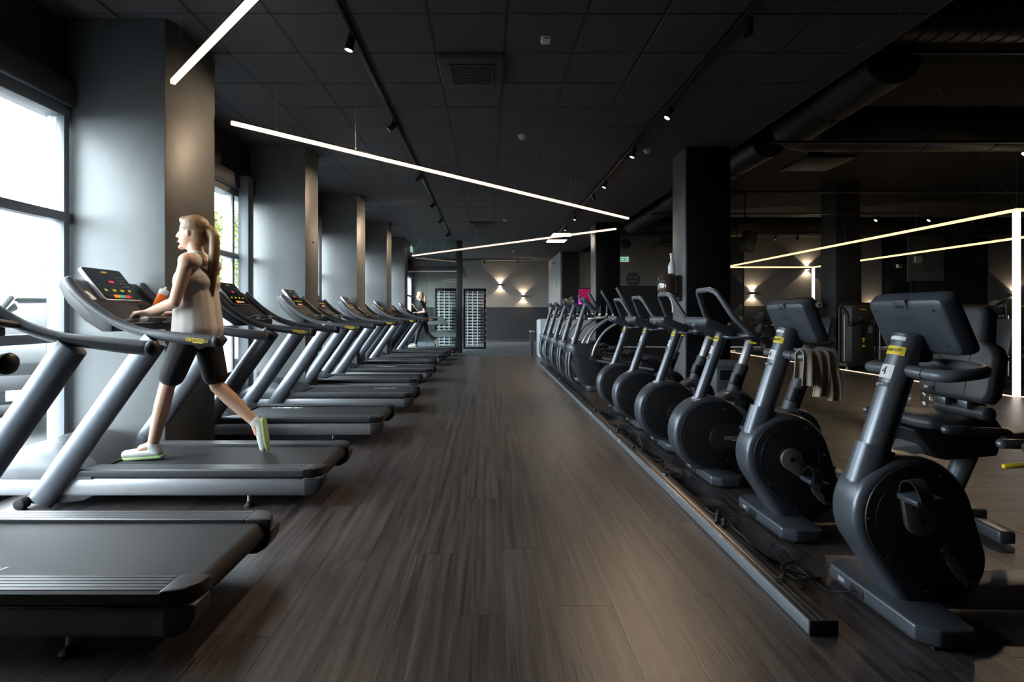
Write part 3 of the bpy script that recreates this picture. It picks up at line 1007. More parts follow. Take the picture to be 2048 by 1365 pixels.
def flat_display(t, c, xdir, ydir, w, h, th, back='plastic_grey', name='display'):
    """slab centred at c: xdir across, ydir up the screen, screen on +z (toward the rider)"""
    M = frame(c, xdir, ydir)
    rings = []
    for z, g in ((-th, 0.035), (-th*0.85, 0.012), (-th*0.35, 0.0), (0.0, 0.0)):
        rings.append([M @ Vector((x, y, z)) for x, y in rrect(w - 2*g, h - 2*g, 0.032, 5)])
    B = NB(); loft(B, rings)
    d = part(name, B, back, t, 0.004)
    B = NB(); prism(B, rrect(w - 0.02, h - 0.02, 0.022), 'z', 0.0, 0.003, M)
    part('display_glass', B, 'screen_glass', d)
    # latch at the top, screw holes and vent slots on the back
    pbox('latch', 'tube_grey', d, -0.035, 0.035, h/2 - 0.050, h/2 - 0.006, -th - 0.003, -th*0.3, 0.003, M)
    pbox('latch_slot', 'rubber', d, -0.02, 0.022, h/2 - 0.040, h/2 - 0.028, -th - 0.004, -th, 0, M)
    for x in (-w/2 + 0.05, w/2 - 0.05):
        for y in (-h/2 + 0.055, h/2 - 0.055):
            B = NB(); lathe(B, [(0.006, 0), (0.006, 0.002)], 10, M @ Matrix.Translation((x, y, -th - 0.0015)))
            part('screw_hole', B, 'rubber', d)
    for j in range(3):
        for i in range(11):
            x = -0.045 + 0.009*i
            pbox('vent_slot', 'rubber', d, x, x + 0.005, h/2 - 0.085 - 0.010*j, h/2 - 0.083 - 0.010*j, -th - 0.001, -th, 0, M)
    return d

def make_recline(number):
    t = thing('recumbent_bike', 'x', 'exercise bike', (0, 0, 0), 0, 'recumbent exercise bikes facing the aisle')
    base_plate(t)
    # housing: round front drum running into the lower chain case
    B = NB()
    c1, c2 = (0.135, 0.412, 0.24), (0.25, 0.235, 0.182)
    prism(B, hull([c1, c2, (0.13, 0.13, 0.08)], 48), 'y', -0.085, 0.085)
    hs = part('housing', B, 'bike_paint', t, 0.035, 4)
    for s in (-1, 1):
        B = NB(); y = s*0.085
        prism(B, hull([(c1[0] + 0.008, c1[1], 0.214), (c2[0], c2[1], 0.156)], 48), 'y', min(y - s*0.01, y + s*0.006), max(y - s*0.01, y + s*0.006))
        cov = part('side_cover', B, 'plastic_black', t, 0.004)
        if s < 0:
            screws(cov, [(c1[0] + 0.195*math.cos(R(a)), c1[1] + 0.195*math.sin(R(a))) for a in (5, 62, 180, 232)] + [(0.36, 0.15), (0.17, 0.12)], y + s*0.006)
            for q, rr in enumerate((0.165,)):
                ring = [(c1[0] + rr*math.cos(2*math.pi*i/48), y - 0.0065, c1[1] + rr*math.sin(2*math.pi*i/48)) for i in range(48)]
                ptube('cover_ring', 'plastic_black', cov, ring, 0.0016, n=6, closed=True)
            M = frame((c2[0] + 0.035, y - 0.0062, c2[1] - 0.015), (0.60, 0, -0.80), (0.80, 0, 0.60))
            badge(cov, M, 0.185, 'grey_print', 'black_print', 'logo')
    crank_set(t, 0.135, 0.408, R(116), 0.092, 0.125, R(-8))
    # post and sleeve
    pb, pt = (-0.022, 0, 0.51), (0.178, 0, 1.135)
    ptube('post', 'tube_grey', t, [pb, pt], 0.056, n=28, dome=0.012)
    a, b = Vector(pb), Vector(pt)
    ptube('sleeve', 'bike_paint', t, [a + (b-a)*0.02, a + (b-a)*0.27], 0.068, 0.072, n=28, ref=(0, 1, 0))
    post_labels(t, pb, pt, 0.0565, number, 0.745, 0.885, 0.965)
    # display looking at the rider
    flat_display(t, (0.242, 0, 1.20), (0, 1, 0), (-0.39, 0, 0.92), 0.405, 0.26, 0.072)
    pbox('display_hinge', 'plastic_black', t, 0.17, 0.24, -0.05, 0.05, 1.03, 1.12, 0.015)
    # handlebar loop toward the rider
    loop = fillet([(0.15, 0, 1.0), (0.135, -0.10, 0.995), (0.15, -0.20, 0.99), (0.23, -0.215, 1.0), (0.315, -0.20, 1.01), (0.335, -0.10, 1.02), (0.31, 0, 1.02), (0.335, 0.10, 1.02), (0.315, 0.20, 1.01), (0.23, 0.215, 1.0), (0.15, 0.20, 0.99), (0.135, 0.10, 0.995)], 0.09, 6, closed=True)
    B = NB(); tube(B, loop, 0.0235, n=16, closed=True)
    part('handlebar', B, 'horn_grey', t)
    for s in (-1, 1):
        ptube('handlebar_collar', 'tube_grey', t, [(0.139, s*0.05, 0.9965), (0.137, s*0.09, 0.995), (0.139, s*0.125, 0.9935)], 0.026, n=16)
    # floor beam and rear foot
    B = NB(); loft(B, [[(x, y, z) for y, z in ((-w, z0), (w, z0), (w, z1), (-w, z1))] for x, w, z0, z1 in ((0.18, 0.06, 0.03, 0.12), (0.7, 0.07, 0.025, 0.135), (1.28, 0.07, 0.02, 0.11))])
    part('floor_beam', B, 'tread_silver', t, 0.012)
    B = NB(); prism(B, [(1.13, -0.29), (1.21, -0.30), (1.25, 0), (1.21, 0.30), (1.13, 0.29), (1.16, 0)], 'z', 0.008, 0.075)
    part('rear_foot', B, 'bike_paint', t, 0.012, 3)
    ptube('rear_leg', 'tube_grey', t, fillet([(1.09, 0, 0.05), (1.10, 0, 0.14), (1.27, 0, 0.52)], 0.05), 0.058, 0.048, n=20, ref=(0, 1, 0))
    # inclined slide rail with the seat carriage
    SR = frame((0.98, 0, 0.475), (0.97, 0, 0.11), (0, 1, 0))
    pbox('slide_rail', 'tread_silver', t, -0.25, 0.62, -0.075, 0.075, -0.035, 0.02, 0.01, SR)
    B = NB(); prism(B, [(0.80, 0.58), (1.12, 0.58), (1.30, 0.50), (1.28, 0.43), (1.0, 0.405), (0.93, 0.42)], 'y', -0.13, 0.13)
    part('seat_carriage', B, 'plastic_black', t, 0.015, 3)
    # seat pad
    rings = []
    for z, g in ((0.575, 0.05), (0.585, 0.012), (0.62, 0.0), (0.648, 0.02), (0.655, 0.07)):
        o = [(0.80 + g, -0.13), (0.84 + g, -0.205 + g), (0.98, -0.225 + g), (1.10 - g, -0.20 + g), (1.14 - g, -0.1), (1.14 - g, 0.1), (1.10 - g, 0.20 - g), (0.98, 0.225 - g), (0.84 + g, 0.205 - g), (0.80 + g, 0.13)]
        rings.append([(x, y, z + (0.012 if x < 0.9 else 0)) for x, y in o])
    B = NB(); loft(B, rings)
    part('seat', B, 'seat_leather', t, 0.012, 3)
    ptube('seat_roll', 'seat_leather', t, [(1.20, -0.16, 0.67), (1.20, 0.16, 0.67)], 0.04, n=16, dome=0.01)
    # back rest: broad below, narrow above, leaning back
    BM = frame((1.135, 0, 0.735), (0, 1, 0), (0.16, 0, 0.99))            # x across, y up, z toward the rider's front (-x)
    def back_ring(z, g):
        h = [(-0.235 + g, 0.045 + g), (-0.20, 0.0 + g), (0.20, 0.0 + g), (0.235 - g, 0.045 + g), (0.238 - g, 0.26), (0.21 - g, 0.315), (0.155 - g, 0.345), (0.135 - g, 0.51), (0.105 - g, 0.545 - g), (-0.105 + g, 0.545 - g), (-0.135 + g, 0.51), (-0.155 + g, 0.345), (-0.21 + g, 0.315), (-0.238 + g, 0.26)]
        return [BM @ Vector((x, y, z)) for x, y in h]
    sgn = 1 if (BM.to_3x3() @ Vector((0, 0, 1))).x < 0 else -1
    B = NB(); loft(B, [back_ring(sgn*z, g) for z, g in ((-0.075, 0.03), (-0.06, 0.005), (0.0, 0.0), (0.02, 0.012), (0.028, 0.035))])
    bk = part('backrest', B, 'seat_leather', t, 0.008, 2)
    for s in (-1, 1):
        B = NB(); box(B, s*0.10 - 0.003, s*0.10 + 0.003, 0.03, 0.32, sgn*0.0285 - 0.002, sgn*0.0285 + 0.002, BM)
        part('seam', B, 'plastic_black', bk)
        pbox('back_hinge', 'tube_grey', t, 1.13, 1.20, s*0.07 - 0.03, s*0.07 + 0.03, 0.69, 0.735, 0.004)
        # side grips
        g = ptube('side_grip', 'plastic_dark', t, fillet([(1.28, s*0.15, 0.52), (1.20, s*0.28, 0.60), (0.86, s*0.29, 0.615)], 0.07), 0.021, n=14, dome=0.018)
        ptube('grip_sleeve', 'tube_grey', g, [(0.845, s*0.29, 0.6155), (0.95, s*0.29, 0.613)], 0.0235, n=14, dome=0.02)
    B = NB(); prism(B, [(1.10, 0.58), (1.26, 0.72), (1.33, 0.62), (1.42, 0.50), (1.25, 0.48)], 'y', -0.075, 0.075)
    part('back_support', B, 'plastic_black', t, 0.012, 3)
    ptube('seat_lever', 'yellow', t, [(0.92, 0.24, 0.53), (0.82, 0.25, 0.52)], 0.012, n=10, dome=0.01)
    return t

def make_upright(number):
    t = thing('upright_bike', 'x', 'exercise bike', (0, 0, 0), 0, 'upright exercise bikes facing the aisle')
    base_plate(t)
    cx, cz = 0.075, 0.335
    B = NB()
    prism(B, hull([(cx, cz, 0.278), (0.12, 0.12, 0.07)], 56), 'y', -0.09, 0.09)
    part('housing', B, 'bike_paint', t, 0.035, 4)
    for s in (-1, 1):
        y = s*0.09
        B = NB(); disc_y(B, cx + 0.01, cz, 0.246, min(y - s*0.01, y + s*0.006), max(y - s*0.01, y + s*0.006), 56, 0.004)
        cov = part('side_cover', B, 'plastic_black', t)
        # raised pill shaped chain cover to the crank
        B = NB()
        prism(B, hull([(cx + 0.075, cz - 0.02, 0.098), (0.70, 0.315, 0.085)], 40), 'y', min(y, y + s*0.02), max(y, y + s*0.02))
        pc = part('chain_cover', B, 'plastic_black', t, 0.006)
        if s < 0:
            screws(cov, [(cx + 0.215*math.cos(R(a)), cz + 0.215*math.sin(R(a))) for a in (65, 175, 250, 300)], y + s*0.006)
            M = frame((cx + 0.16, y - 0.0205, cz - 0.02), (1, 0, 0), (0, 0, 1))
            badge(pc, M, 0.17, 'grey_print', 'black_print', 'logo')
    # rear drum with cranks
    B = NB(); disc_y(B, 0.70, 0.33, 0.195, -0.085, 0.085, 40, 0.02)
    part('rear_drum', B, 'bike_paint', t)
    B = NB(); disc_y(B, 0.70, 0.33, 0.17, -0.092, 0.092, 40, 0.004)
    part('drum_cover', B, 'plastic_black', t)
    crank_set(t, 0.70, 0.32, R(118), 0.135, 0.13, R(-5))
    # post
    pb, pt = (-0.045, 0, 0.42), (0.205, 0, 1.13)
    ptube('post', 'tube_grey', t, [pb, pt], 0.041, n=24)
    a, b = Vector(pb), Vector(pt)
    ptube('sleeve', 'bike_paint', t, [a + (b-a)*0.02, a + (b-a)*0.24], 0.052, 0.055, n=24, ref=(0, 1, 0))
    post_labels(t, pb, pt, 0.0415, number, 0.74, 0.86, 0.95)
    # flat display, nearly level
    flat_display(t, (0.105, 0, 1.16), (0, 1, 0), (-0.93, 0, 0.36), 0.40, 0.26, 0.065)
    pbox('phone_tray', 'crank_metal', t, 0.235, 0.25, -0.10, 0.10, 1.09, 1.125, 0.004)
    # horn shaped handlebar
    pts = [(0.19, 0, 1.075), (0.29, -0.19, 1.065), (0.345, -0.26, 1.125), (0.30, -0.27, 1.065), (0.185, -0.255, 1.155), (0.085, -0.185, 1.345), (0.052, -0.10, 1.405)]
    near = fillet([(0.36, -0.235, 1.145), (0.325, -0.265, 1.075), (0.27, -0.27, 1.085), (0.165, -0.24, 1.20), (0.075, -0.165, 1.385), (0.05, -0.10, 1.408)], 0.06, 5)
    far = [Vector((p.x, -p.y, p.z)) for p in near][::-1]
    B = NB(); tube(B, near + far, 0.0195, n=14, dome=0.012)
    part('handlebar', B, 'horn_grey', t)
    ptube('handlebar_stem', 'tube_grey', t, [(0.31, -0.265, 1.08), (0.19, -0.10, 1.06), (0.19, 0.10, 1.06), (0.31, 0.265, 1.08)], 0.016, n=12)
    # seat tube, seat post and saddle
    ptube('seat_sleeve', 'plastic_dark', t, [(0.665, 0, 0.42), (0.79, 0, 0.755)], 0.058, n=22)
    ptube('seat_post', 'silver_tube', t, [(0.76, 0, 0.68), (0.865, 0, 0.985)], 0.040, n=20)
    rings = []
    for x, w, z, h in ((0.70, 0.02, 1.02, 0.02), (0.74, 0.032, 1.025, 0.03), (0.82, 0.06, 1.02, 0.035), (0.90, 0.115, 1.022, 0.042), (0.96, 0.125, 1.03, 0.042), (0.99, 0.09, 1.035, 0.03)):
        rings.append([(x, w*math.cos(2*math.pi*i/20), z + h*math.sin(2*math.pi*i/20)*(0.7 if math.sin(2*math.pi*i/20) > 0 else 1.0)) for i in range(20)])
    B = NB(); loft(B, rings)
    part('saddle', B, 'seat_leather', t)
    ptube('seat_lever', 'yellow', t, [(0.84, -0.04, 0.965), (0.86, -0.12, 0.96)], 0.008, n=8)
    # floor beam and rear foot
    B = NB(); loft(B, [[(x, y, z) for y, z in ((-w, z0), (w, z0), (w, z1), (-w, z1))] for x, w, z0, z1 in ((0.15, 0.055, 0.03, 0.12), (0.7, 0.06, 0.025, 0.17), (1.02, 0.055, 0.02, 0.09))])
    part('floor_beam', B, 'bike_paint', t, 0.012)
    B = NB(); prism(B, [(0.94, -0.26), (1.03, -0.26), (1.06, 0), (1.03, 0.26), (0.94, 0.26)], 'z', 0.006, 0.07)
    part('rear_foot', B, 'bike_paint', t, 0.012, 3)
    # bottle holder
    B = NB(); lathe(B, [(0.04, 0), (0.043, 0.005), (0.043, 0.10), (0.039, 0.10), (0.039, 0.008), (0.0, 0.008)], 18, Matrix.Translation((0.665, -0.075, 0.58)) @ Matrix.Rotation(R(20), 4, 'Y'))
    part('bottle_holder', B, 'plastic_black', t)
    return t

BX = 1.58
r4 = make_recline('4')
r4.location = (BX, 2.18, 0)
r4['label'] = 'nearest recumbent bike at the right edge, large display and number 4 sticker'
r2 = dup(r4, (BX, 3.06, 0), 0, 'recumbent bike with a towel hanging from its handlebar and a padded backrest')
# its crank stands the other way round
for o in list(r2.children):
    if o.name.startswith(('crank', 'pedal')):
        for c in list(o.children): bpy.data.objects.remove(c)
        bpy.data.objects.remove(o)
crank_set(r2, 0.135, 0.408, R(-50), 0.092, 0.135, R(10))
u = make_upright('2')
UB = [(3.95, 'nearest upright bike with horn handlebar, beside the bike with the towel'),
      (4.87, 'second upright bike with horn handlebar, counted from the recumbent bikes'),
      (5.77, 'third upright bike with horn handlebar, counted from the recumbent bikes'),
      (6.62, 'farthest upright bike with horn handlebar, next to the cross trainers')]
for i, (y, lab) in enumerate(UB):
    if i == 0: u.location = (BX, y, 0); u['label'] = lab
    else: dup(u, (BX, y, 0), 0, lab)

# towel over the handlebar of the second recumbent bike
def towel():
    t = thing('towel', 'beige waffle towel hanging over the handlebar of a recumbent bike', 'towel', (BX + 0.20, 3.06 - 0.213, 1.028))
    def sheet(name, x0, x1, zb_front, zb_back, ph, amp, yb):
        nx, nz = 22, 26
        L_ = []
        for j in range(nz + 1):
            v = j/nz
            tot = zb_front + zb_back
            s = v*tot - zb_front
            row = []
            for i in range(nx + 1):
                u_ = i/nx
                x = x0 + (x1 - x0)*u_
                if abs(s) < 0.045: a = s/0.045*math.pi/2; y, z = 0.034*math.sin(a), 0.034*math.cos(a) - 0.03
                else: y = math.copysign(0.034, s); z = -0.03 - (abs(s) - 0.045)
                fold = amp*math.sin(u_*9 + ph + z*3)*min(1, abs(s)*5)
                xx = x + 0.02*math.sin(z*9 + ph)*min(1, abs(s)*4)
                row.append(Vector((xx, y*(1.0) + fold + (yb*max(0, -z - 0.05)), z)))
            L_.append(row)
        B = NB()
        vs = [[B.verts.new(p) for p in r] for r in L_]
        for j in range(nz):
            for i in range(nx):
                B.faces.new((vs[j][i], vs[j][i+1], vs[j+1][i+1], vs[j+1][i]))
        bmesh.ops.recalc_face_normals(B, faces=B.faces)
        bmesh.ops.solidify(B, geom=B.faces[:], thickness=0.005)
        return part(name, B, 'towel', t)
    sheet('near_fold', -0.085, 0.0, 0.20, 0.17, 0.3, 0.018, -0.05)
    sheet('middle_fold', -0.02, 0.05, 0.26, 0.20, 1.8, 0.012, 0.02)
    sheet('far_fold', 0.035, 0.10, 0.28, 0.24, 3.0, 0.010, -0.03)
towel()

# two clear bottles on the seat of the second recumbent bike
for k, (x, y, lab) in enumerate(((BX + 1.00, 3.06 + 0.17, 'clear plastic water bottle on the bike seat, farther from the backrest'), (BX + 1.09, 3.06 + 0.12, 'clear plastic water bottle on the bike seat, closer to the backrest'))):
    b = thing('water_bottle', lab, 'bottle', (x, y, 0.664), 0, 'clear bottles on the bike seat')
    B = NB(); lathe(B, [(0.026, 0), (0.031, 0.004), (0.031, 0.03), (0.029, 0.035), (0.031, 0.04), (0.031, 0.075), (0.028, 0.095), (0.014, 0.115), (0.012, 0.12)], 18)
    part('body', B, 'clear_plastic', b)
    B = NB(); lathe(B, [(0.014, 0.119), (0.014, 0.132)], 14)
    part('cap', B, 'device_white', b)
# ================================================================== cross trainers
def make_cross():
    t = thing('cross_trainer', 'x', 'cross trainer', (0, 0, 0), 0, 'cross trainers at the far end of the bike row')
    B = NB(); prism(B, [(0.0, -0.27), (0.08, -0.31), (0.26, -0.31), (0.30, 0), (0.26, 0.31), (0.08, 0.31), (0.0, 0.27)], 'z', 0.0, 0.085)
    part('base', B, 'bike_paint', t, 0.012)
    # flywheel housing, leaning forward and narrowing to the base
    rings = []
    for z, x0, x1, w in ((0.07, -0.02, 0.26, 0.14), (0.25, -0.13, 0.33, 0.17), (0.50, -0.235, 0.30, 0.185), (0.68, -0.26, 0.20, 0.18), (0.74, -0.25, 0.10, 0.16)):
        rings.append([((x0 + x1)/2 + (x1 - x0)/2*math.copysign(abs(math.cos(a))**0.6, math.cos(a)), w*math.copysign(abs(math.sin(a))**0.6, math.sin(a)), z) for a in [2*math.pi*i/24 for i in range(24)]])
    B = NB(); loft(B, rings)
    part('housing', B, 'plastic_dark', t)
    rings = [[((x0 + x1)/2 + (x1 - x0)/2*math.copysign(abs(math.cos(a))**0.6, math.cos(a)), w*math.copysign(abs(math.sin(a))**0.6, math.sin(a)), z) for a in [2*math.pi*i/24 for i in range(24)]]
             for z, x0, x1, w in ((0.555, -0.262, 0.285, 0.200), (0.72, -0.275, 0.20, 0.192))]
    B = NB(); loft(B, rings)
    part('housing_collar', B, 'bike_paint', t, 0.01)
    for s in (-1, 1):
        ptube('front_tube', 'tube_grey', t, cr([(-0.23, s*0.14, 0.62), (-0.255, s*0.15, 0.40), (-0.22, s*0.16, 0.18), (-0.05, s*0.18, 0.045), (0.1, s*0.2, 0.04)], 5), 0.025, n=10)
    # post and display
    ptube('post', 'tube_grey', t, [(-0.20, 0, 0.60), (-0.02, 0, 1.20), (0.04, 0, 1.38)], 0.036, 0.044, n=18, ref=(0, 1, 0))
    flat = flat_display(t, (0.085, 0, 1.40), (0, 1, 0), (-0.72, 0, 0.69), 0.40, 0.28, 0.06)
    B = NB(); prism(B, [(-0.025, 0), (0, 0.012), (0.025, 0), (0, -0.012)], 'z', 0, 0.002, frame((-0.032, 0, 1.27), (0, -1, 0), (0.3, 0, 0.95)))
    part('badge', B, 'yellow', t)
    pbox('sticker', 'white_print', t, -0.022, 0.022, -0.03, 0.03, 0, 0.002, 0, frame((-0.052, 0, 1.21), (0, -1, 0), (0.3, 0, 0.95)))
    pbox('cup_tray', 'plastic_dark', t, -0.01, 0.16, -0.13, 0.13, 1.13, 1.22, 0.015)
    # fixed silver hand rail
    hb = fillet([(0.34, -0.23, 1.36), (0.33, -0.24, 1.17), (0.06, -0.20, 1.15), (0.06, 0.20, 1.15), (0.33, 0.24, 1.17), (0.34, 0.23, 1.36)], 0.07)
    ptube('fixed_handlebar', 'silver_tube', t, hb, 0.019, n=12, dome=0.01)
    for s in (-1, 1):
        ptube('handlebar_grip', 'plastic_dark', t, [(0.334, s*0.237, 1.24), (0.34, s*0.23, 1.36)], 0.022, n=12, dome=0.012)
        d = -0.06*s          # the two swing arms stand at opposite ends of their stroke
        # swing arm: curved silver tube up to a long dark grip
        arm = cr([(0.09, s*0.24, 0.53), (0.13 + d*0.2, s*0.27, 0.72), (0.26 + d*0.5, s*0.28, 0.95), (0.47 + d*0.8, s*0.28, 1.10), (0.60 + d, s*0.28, 1.17), (0.625 + d, s*0.28, 1.25)], 6)
        ptube('swing_arm', 'silver_tube', t, arm, 0.021, n=12)
        B = NB(); tube(B, [(0.63 + d, s*0.28, 1.22), (0.56 + d, s*0.275, 1.38), (0.42 + d, s*0.27, 1.64 if s < 0 else 1.60)], 0.025, n=12, dome=0.012)
        part('arm_grip', B, 'horn_grey', t)
        B = NB(); disc_y(B, 0.10, 0.52, 0.05, s*0.24 - 0.03, s*0.24 + 0.03, 18, 0.006)
        part('pivot', B, 'bike_paint', t)
        # pedal beam on the rear wheel
        ptube('pedal_beam', 'silver_tube', t, [(0.12, s*0.22, 0.46 + d*0.5), (1.08, s*0.22, 0.40 - d)], 0.020, n=10)
        B = NB(); prism(B, rrect(0.36, 0.15, 0.03), 'z', 0.0, 0.035, Matrix.Translation((0.72, s*0.21, 0.47 + d*0.1)))
        p = part('pedal', B, 'plastic_black', t, 0.006)
        pbox('pedal_lip', 'plastic_black', p, 0.54, 0.57, s*0.21 - 0.07, s*0.21 + 0.07, 0.48 + d*0.1, 0.55 + d*0.1, 0.006)
        B = NB(); disc_y(B, 1.08, 0.36, 0.20, s*0.12 - 0.03, s*0.12 + 0.03, 36, 0.012)
        w = part('rear_wheel', B, 'plastic_grey', t)
        B = NB(); disc_y(B, 1.08, 0.36, 0.155, s*0.12 - 0.034, s*0.12 + 0.034, 36, 0.004)
        part('wheel_cover', B, 'plastic_black', w)
    pbox('rear_stand', 'bike_paint', t, 1.00, 1.16, -0.08, 0.08, 0.05, 0.40, 0.015)
    pbox('floor_beam', 'bike_paint', t, 0.22, 1.08, -0.05, 0.05, 0.03, 0.12, 0.012)
    pbox('rear_foot', 'bike_paint', t, 1.02, 1.14, -0.30, 0.30, 0.0, 0.06, 0.012)
    return t
ct = make_cross()
for i, (y, lab) in enumerate(((8.55, 'nearest cross trainer, next to the upright bikes'), (9.65, 'second cross trainer from the upright bikes'), (10.80, 'middle cross trainer of the five'),
                              (12.00, 'fourth cross trainer from the upright bikes'), (13.05, 'farthest cross trainer, beside the reception desk'))):
    if i == 0: ct.location = (BX - 0.02, y, 0); ct['label'] = lab
    else: dup(ct, (BX - 0.02, y, 0), 0, lab)

# ================================================================== kerb with the bikes' cables
kb = thing('floor_trunking', 'long black cable trunking on the floor in front of the bikes', 'trunking', (1.23, 2.0, 0))
pbox('duct', 'rail_black', kb, 0.0, 0.105, 0, 10.8, 0, 0.050, 0.004)
pbox('lit_side_strip', 'trunking_lit_side', kb, -0.004, 0.0, 0, 10.8, 0.002, 0.054, 0.001)  # paler strip: window light on the duct's left side, painted in
pbox('lid', 'rail_black', kb, 0.022, 0.085, 0.0, 10.8, 0.050, 0.057, 0.002)
pbox('lid_edge', 'tube_grey', kb, -0.003, 0.006, 0.0, 10.8, 0.052, 0.056, 0.001)
pbox('lid_edge', 'tube_grey', kb, 0.088, 0.091, 0.0, 10.8, 0.050, 0.053, 0)
pbox('lid_edge', 'tube_grey', kb, 0.050, 0.053, 0.0, 10.8, 0.056, 0.0585, 0)
pbox('end_cap', 'plastic_black', kb, -0.003, 0.107, -0.006, 0.0, 0, 0.058, 0.002)
random.seed(11)
for i in range(16):          # scuffed spots on the edge
    y = random.uniform(0.1, 7.0); l = random.uniform(0.012, 0.06)
    pbox('scuff', 'silver_tube', kb, -0.0046, 0.002, y, y + l, 0.050 - random.choice((0, 0, 0.012, 0.02)), 0.0562 if i % 2 else 0.053, 0)

def cable(label, pts, r=0.0042, plug=True):
    o = thing('power_cable', label, 'cable', pts[0], 0, 'loose bike cables on the floor')
    P = [Vector(p) - Vector(pts[0]) for p in pts]
    ptube('cord', 'rubber', o, cr(P, 6), r, n=8)
    if plug:
        B = NB(); tube(B, [P[0], P[0] + (P[1] - P[0]).normalized()*0.05], [0.014, 0.009], n=10)
        part('plug', B, 'plastic_black', o)
    return o
def coil(cx, cy, r, n, z0, rnd, r2=None):
    out = []
    for i in range(n*7 + 1):
        a = 2*math.pi*i/7 + rnd.uniform(-0.1, 0.1)
        q = r*(1 + rnd.uniform(-0.25, 0.25))
        out.append((cx + q*math.cos(a), cy + (r2 or r)*1.0*math.sin(a)*(1 + rnd.uniform(-0.2, 0.2)), z0 + 0.012*(i/7) + rnd.uniform(0.0, 0.012)))
    return out
rn = random.Random(5)
cable('black cable coil at the base of the nearest recumbent bike', [(1.27, 2.28, 0.064)] + [(1.33, 2.34, 0.075)] + coil(1.42, 2.42, 0.055, 2, 0.006, rn, 0.07) + [(1.50, 2.30, 0.01), (1.565, 2.24, 0.043)])
cable('long black cable trailing between the two recumbent bikes', [(1.29, 2.86, 0.064), (1.31, 2.90, 0.10), (1.36, 2.84, 0.05), (1.42, 2.95, 0.008), (1.37, 3.05, 0.03), (1.33, 2.95, 0.06), (1.34, 2.78, 0.062), (1.40, 2.62, 0.008), (1.50, 2.58, 0.006), (1.53, 2.68, 0.03), (1.47, 2.72, 0.02), (1.45, 2.55, 0.006), (1.48, 2.42, 0.006), (1.54, 2.42, 0.008)])
cable('black cable looping up to the bike with the towel', [(1.28, 2.92, 0.064), (1.30, 2.96, 0.12), (1.32, 3.05, 0.06), (1.31, 3.15, 0.062), (1.38, 3.22, 0.006), (1.48, 3.18, 0.006), (1.565, 3.12, 0.043)])
cable('black cable heap beside the nearest upright bike', [(1.27, 3.78, 0.064)] + coil(1.40, 3.95, 0.05, 2, 0.006, rn, 0.14) + [(1.47, 4.05, 0.006), (1.565, 4.01, 0.043)])
cable('thin cable bundle with wire loops near the second upright bike', [(1.27, 4.55, 0.064), (1.27, 4.70, 0.12), (1.30, 4.60, 0.20), (1.30, 4.42, 0.12), (1.30, 4.40, 0.062)] + coil(1.40, 4.42, 0.05, 2, 0.006, rn, 0.16) + [(1.50, 4.80, 0.006), (1.565, 4.93, 0.043)])
cable('black cable loops between the second and third upright bike', [(1.28, 5.15, 0.064), (1.29, 5.2, 0.13), (1.31, 5.1, 0.10)] + coil(1.41, 5.25, 0.05, 2, 0.006, rn, 0.18) + [(1.50, 5.70, 0.006), (1.565, 5.83, 0.043)])
cable('black cable in front of the farthest upright bike', [(1.28, 6.25, 0.064), (1.30, 6.3, 0.15), (1.33, 6.2, 0.06)] + coil(1.42, 6.3, 0.05, 1, 0.006, rn, 0.15) + [(1.50, 6.60, 0.006), (1.565, 6.68, 0.043)])
cable('dark cable bundle in front of the cross trainers', [(1.27, 9.4, 0.064)] + coil(1.33, 9.6, 0.05, 3, 0.006, rn, 0.25) + [(1.45, 9.9, 0.006)])
cable('dark cable heap at the far end of the trunking', [(1.27, 11.4, 0.064)] + coil(1.33, 11.8, 0.06, 3, 0.006, rn, 0.35) + [(1.45, 12.2, 0.006)])

# ================================================================== weight machines on the right
def tower(t, x, y, w, d, h, face=-1):
    """weight stack tower: shroud with plates behind a slot, badge, round top corners"""
    B = NB(); prism(B, [(x - w/2, 0.10), (x + w/2, 0.10), (x + w/2, h - 0.06), (x + w/2 - 0.06, h), (x - w/2 + 0.06, h), (x - w/2, h - 0.06)], 'y', y - d/2, y + d/2)
    tw = part('tower', B, 'machine_grey', t, 0.012)
    yf = y - d/2
    pbox('stack_slot', 'rail_black', tw, x - 0.045, x + 0.045, yf - 0.004, yf + 0.001, 0.30, h*0.62, 0)
    for k in range(9):
        z = 0.31 + 0.035*k
        pbox('weight_plate', 'machine_dark', tw, x - 0.038, x + 0.038, yf - 0.010, yf - 0.003, z, z + 0.030, 0.001)
    B = NB(); prism(B, [(a*0.085, b*0.036) for a, b in LOGO], 'z', 0, 0.004, frame((x, yf - 0.001, h - 0.11), (1, 0, 0), (0, 0, 1)))
    part('badge', B, 'yellow', tw)
    B = NB(); disc_y(B, x, h*0.42, 0.022, yf - 0.03, yf - 0.008, 12, 0.003)
    part('pin_knob', B, 'yellow', tw)
    pbox('instruction_plate', 'grey_print', tw, x + w*0.22, x + w*0.40, yf - 0.004, yf, h*0.55, h*0.80, 0)
    return tw
def frame_loop(t, x0, x1, y, h, r=0.028, m='machine_dark'):
    ptube('guard_tube', m, t, fillet([(x0, y, 0.08), (x0, y, h), (x1, y, h), (x1, y, 0.08)], 0.14), r, n=12)
def seat_set(t, x, y, dirx, z=0.48):
    pbox('seat', 'seat_leather', t, x - 0.18, x + 0.18, y - 0.20, y + 0.20, z - 0.04, z + 0.04, 0.03)
    M = Matrix.Translation((x + dirx*0.20, y, z + 0.05)) @ Matrix.Rotation(R(10*dirx), 4, 'Y')
    pbox('backrest', 'seat_leather', t, -0.045, 0.045, -0.17, 0.17, 0, 0.62, 0.03, M)
    ptube('seat_stem', 'machine_dark', t, [(x, y, 0.08), (x, y, z - 0.03)], 0.04, n=14)

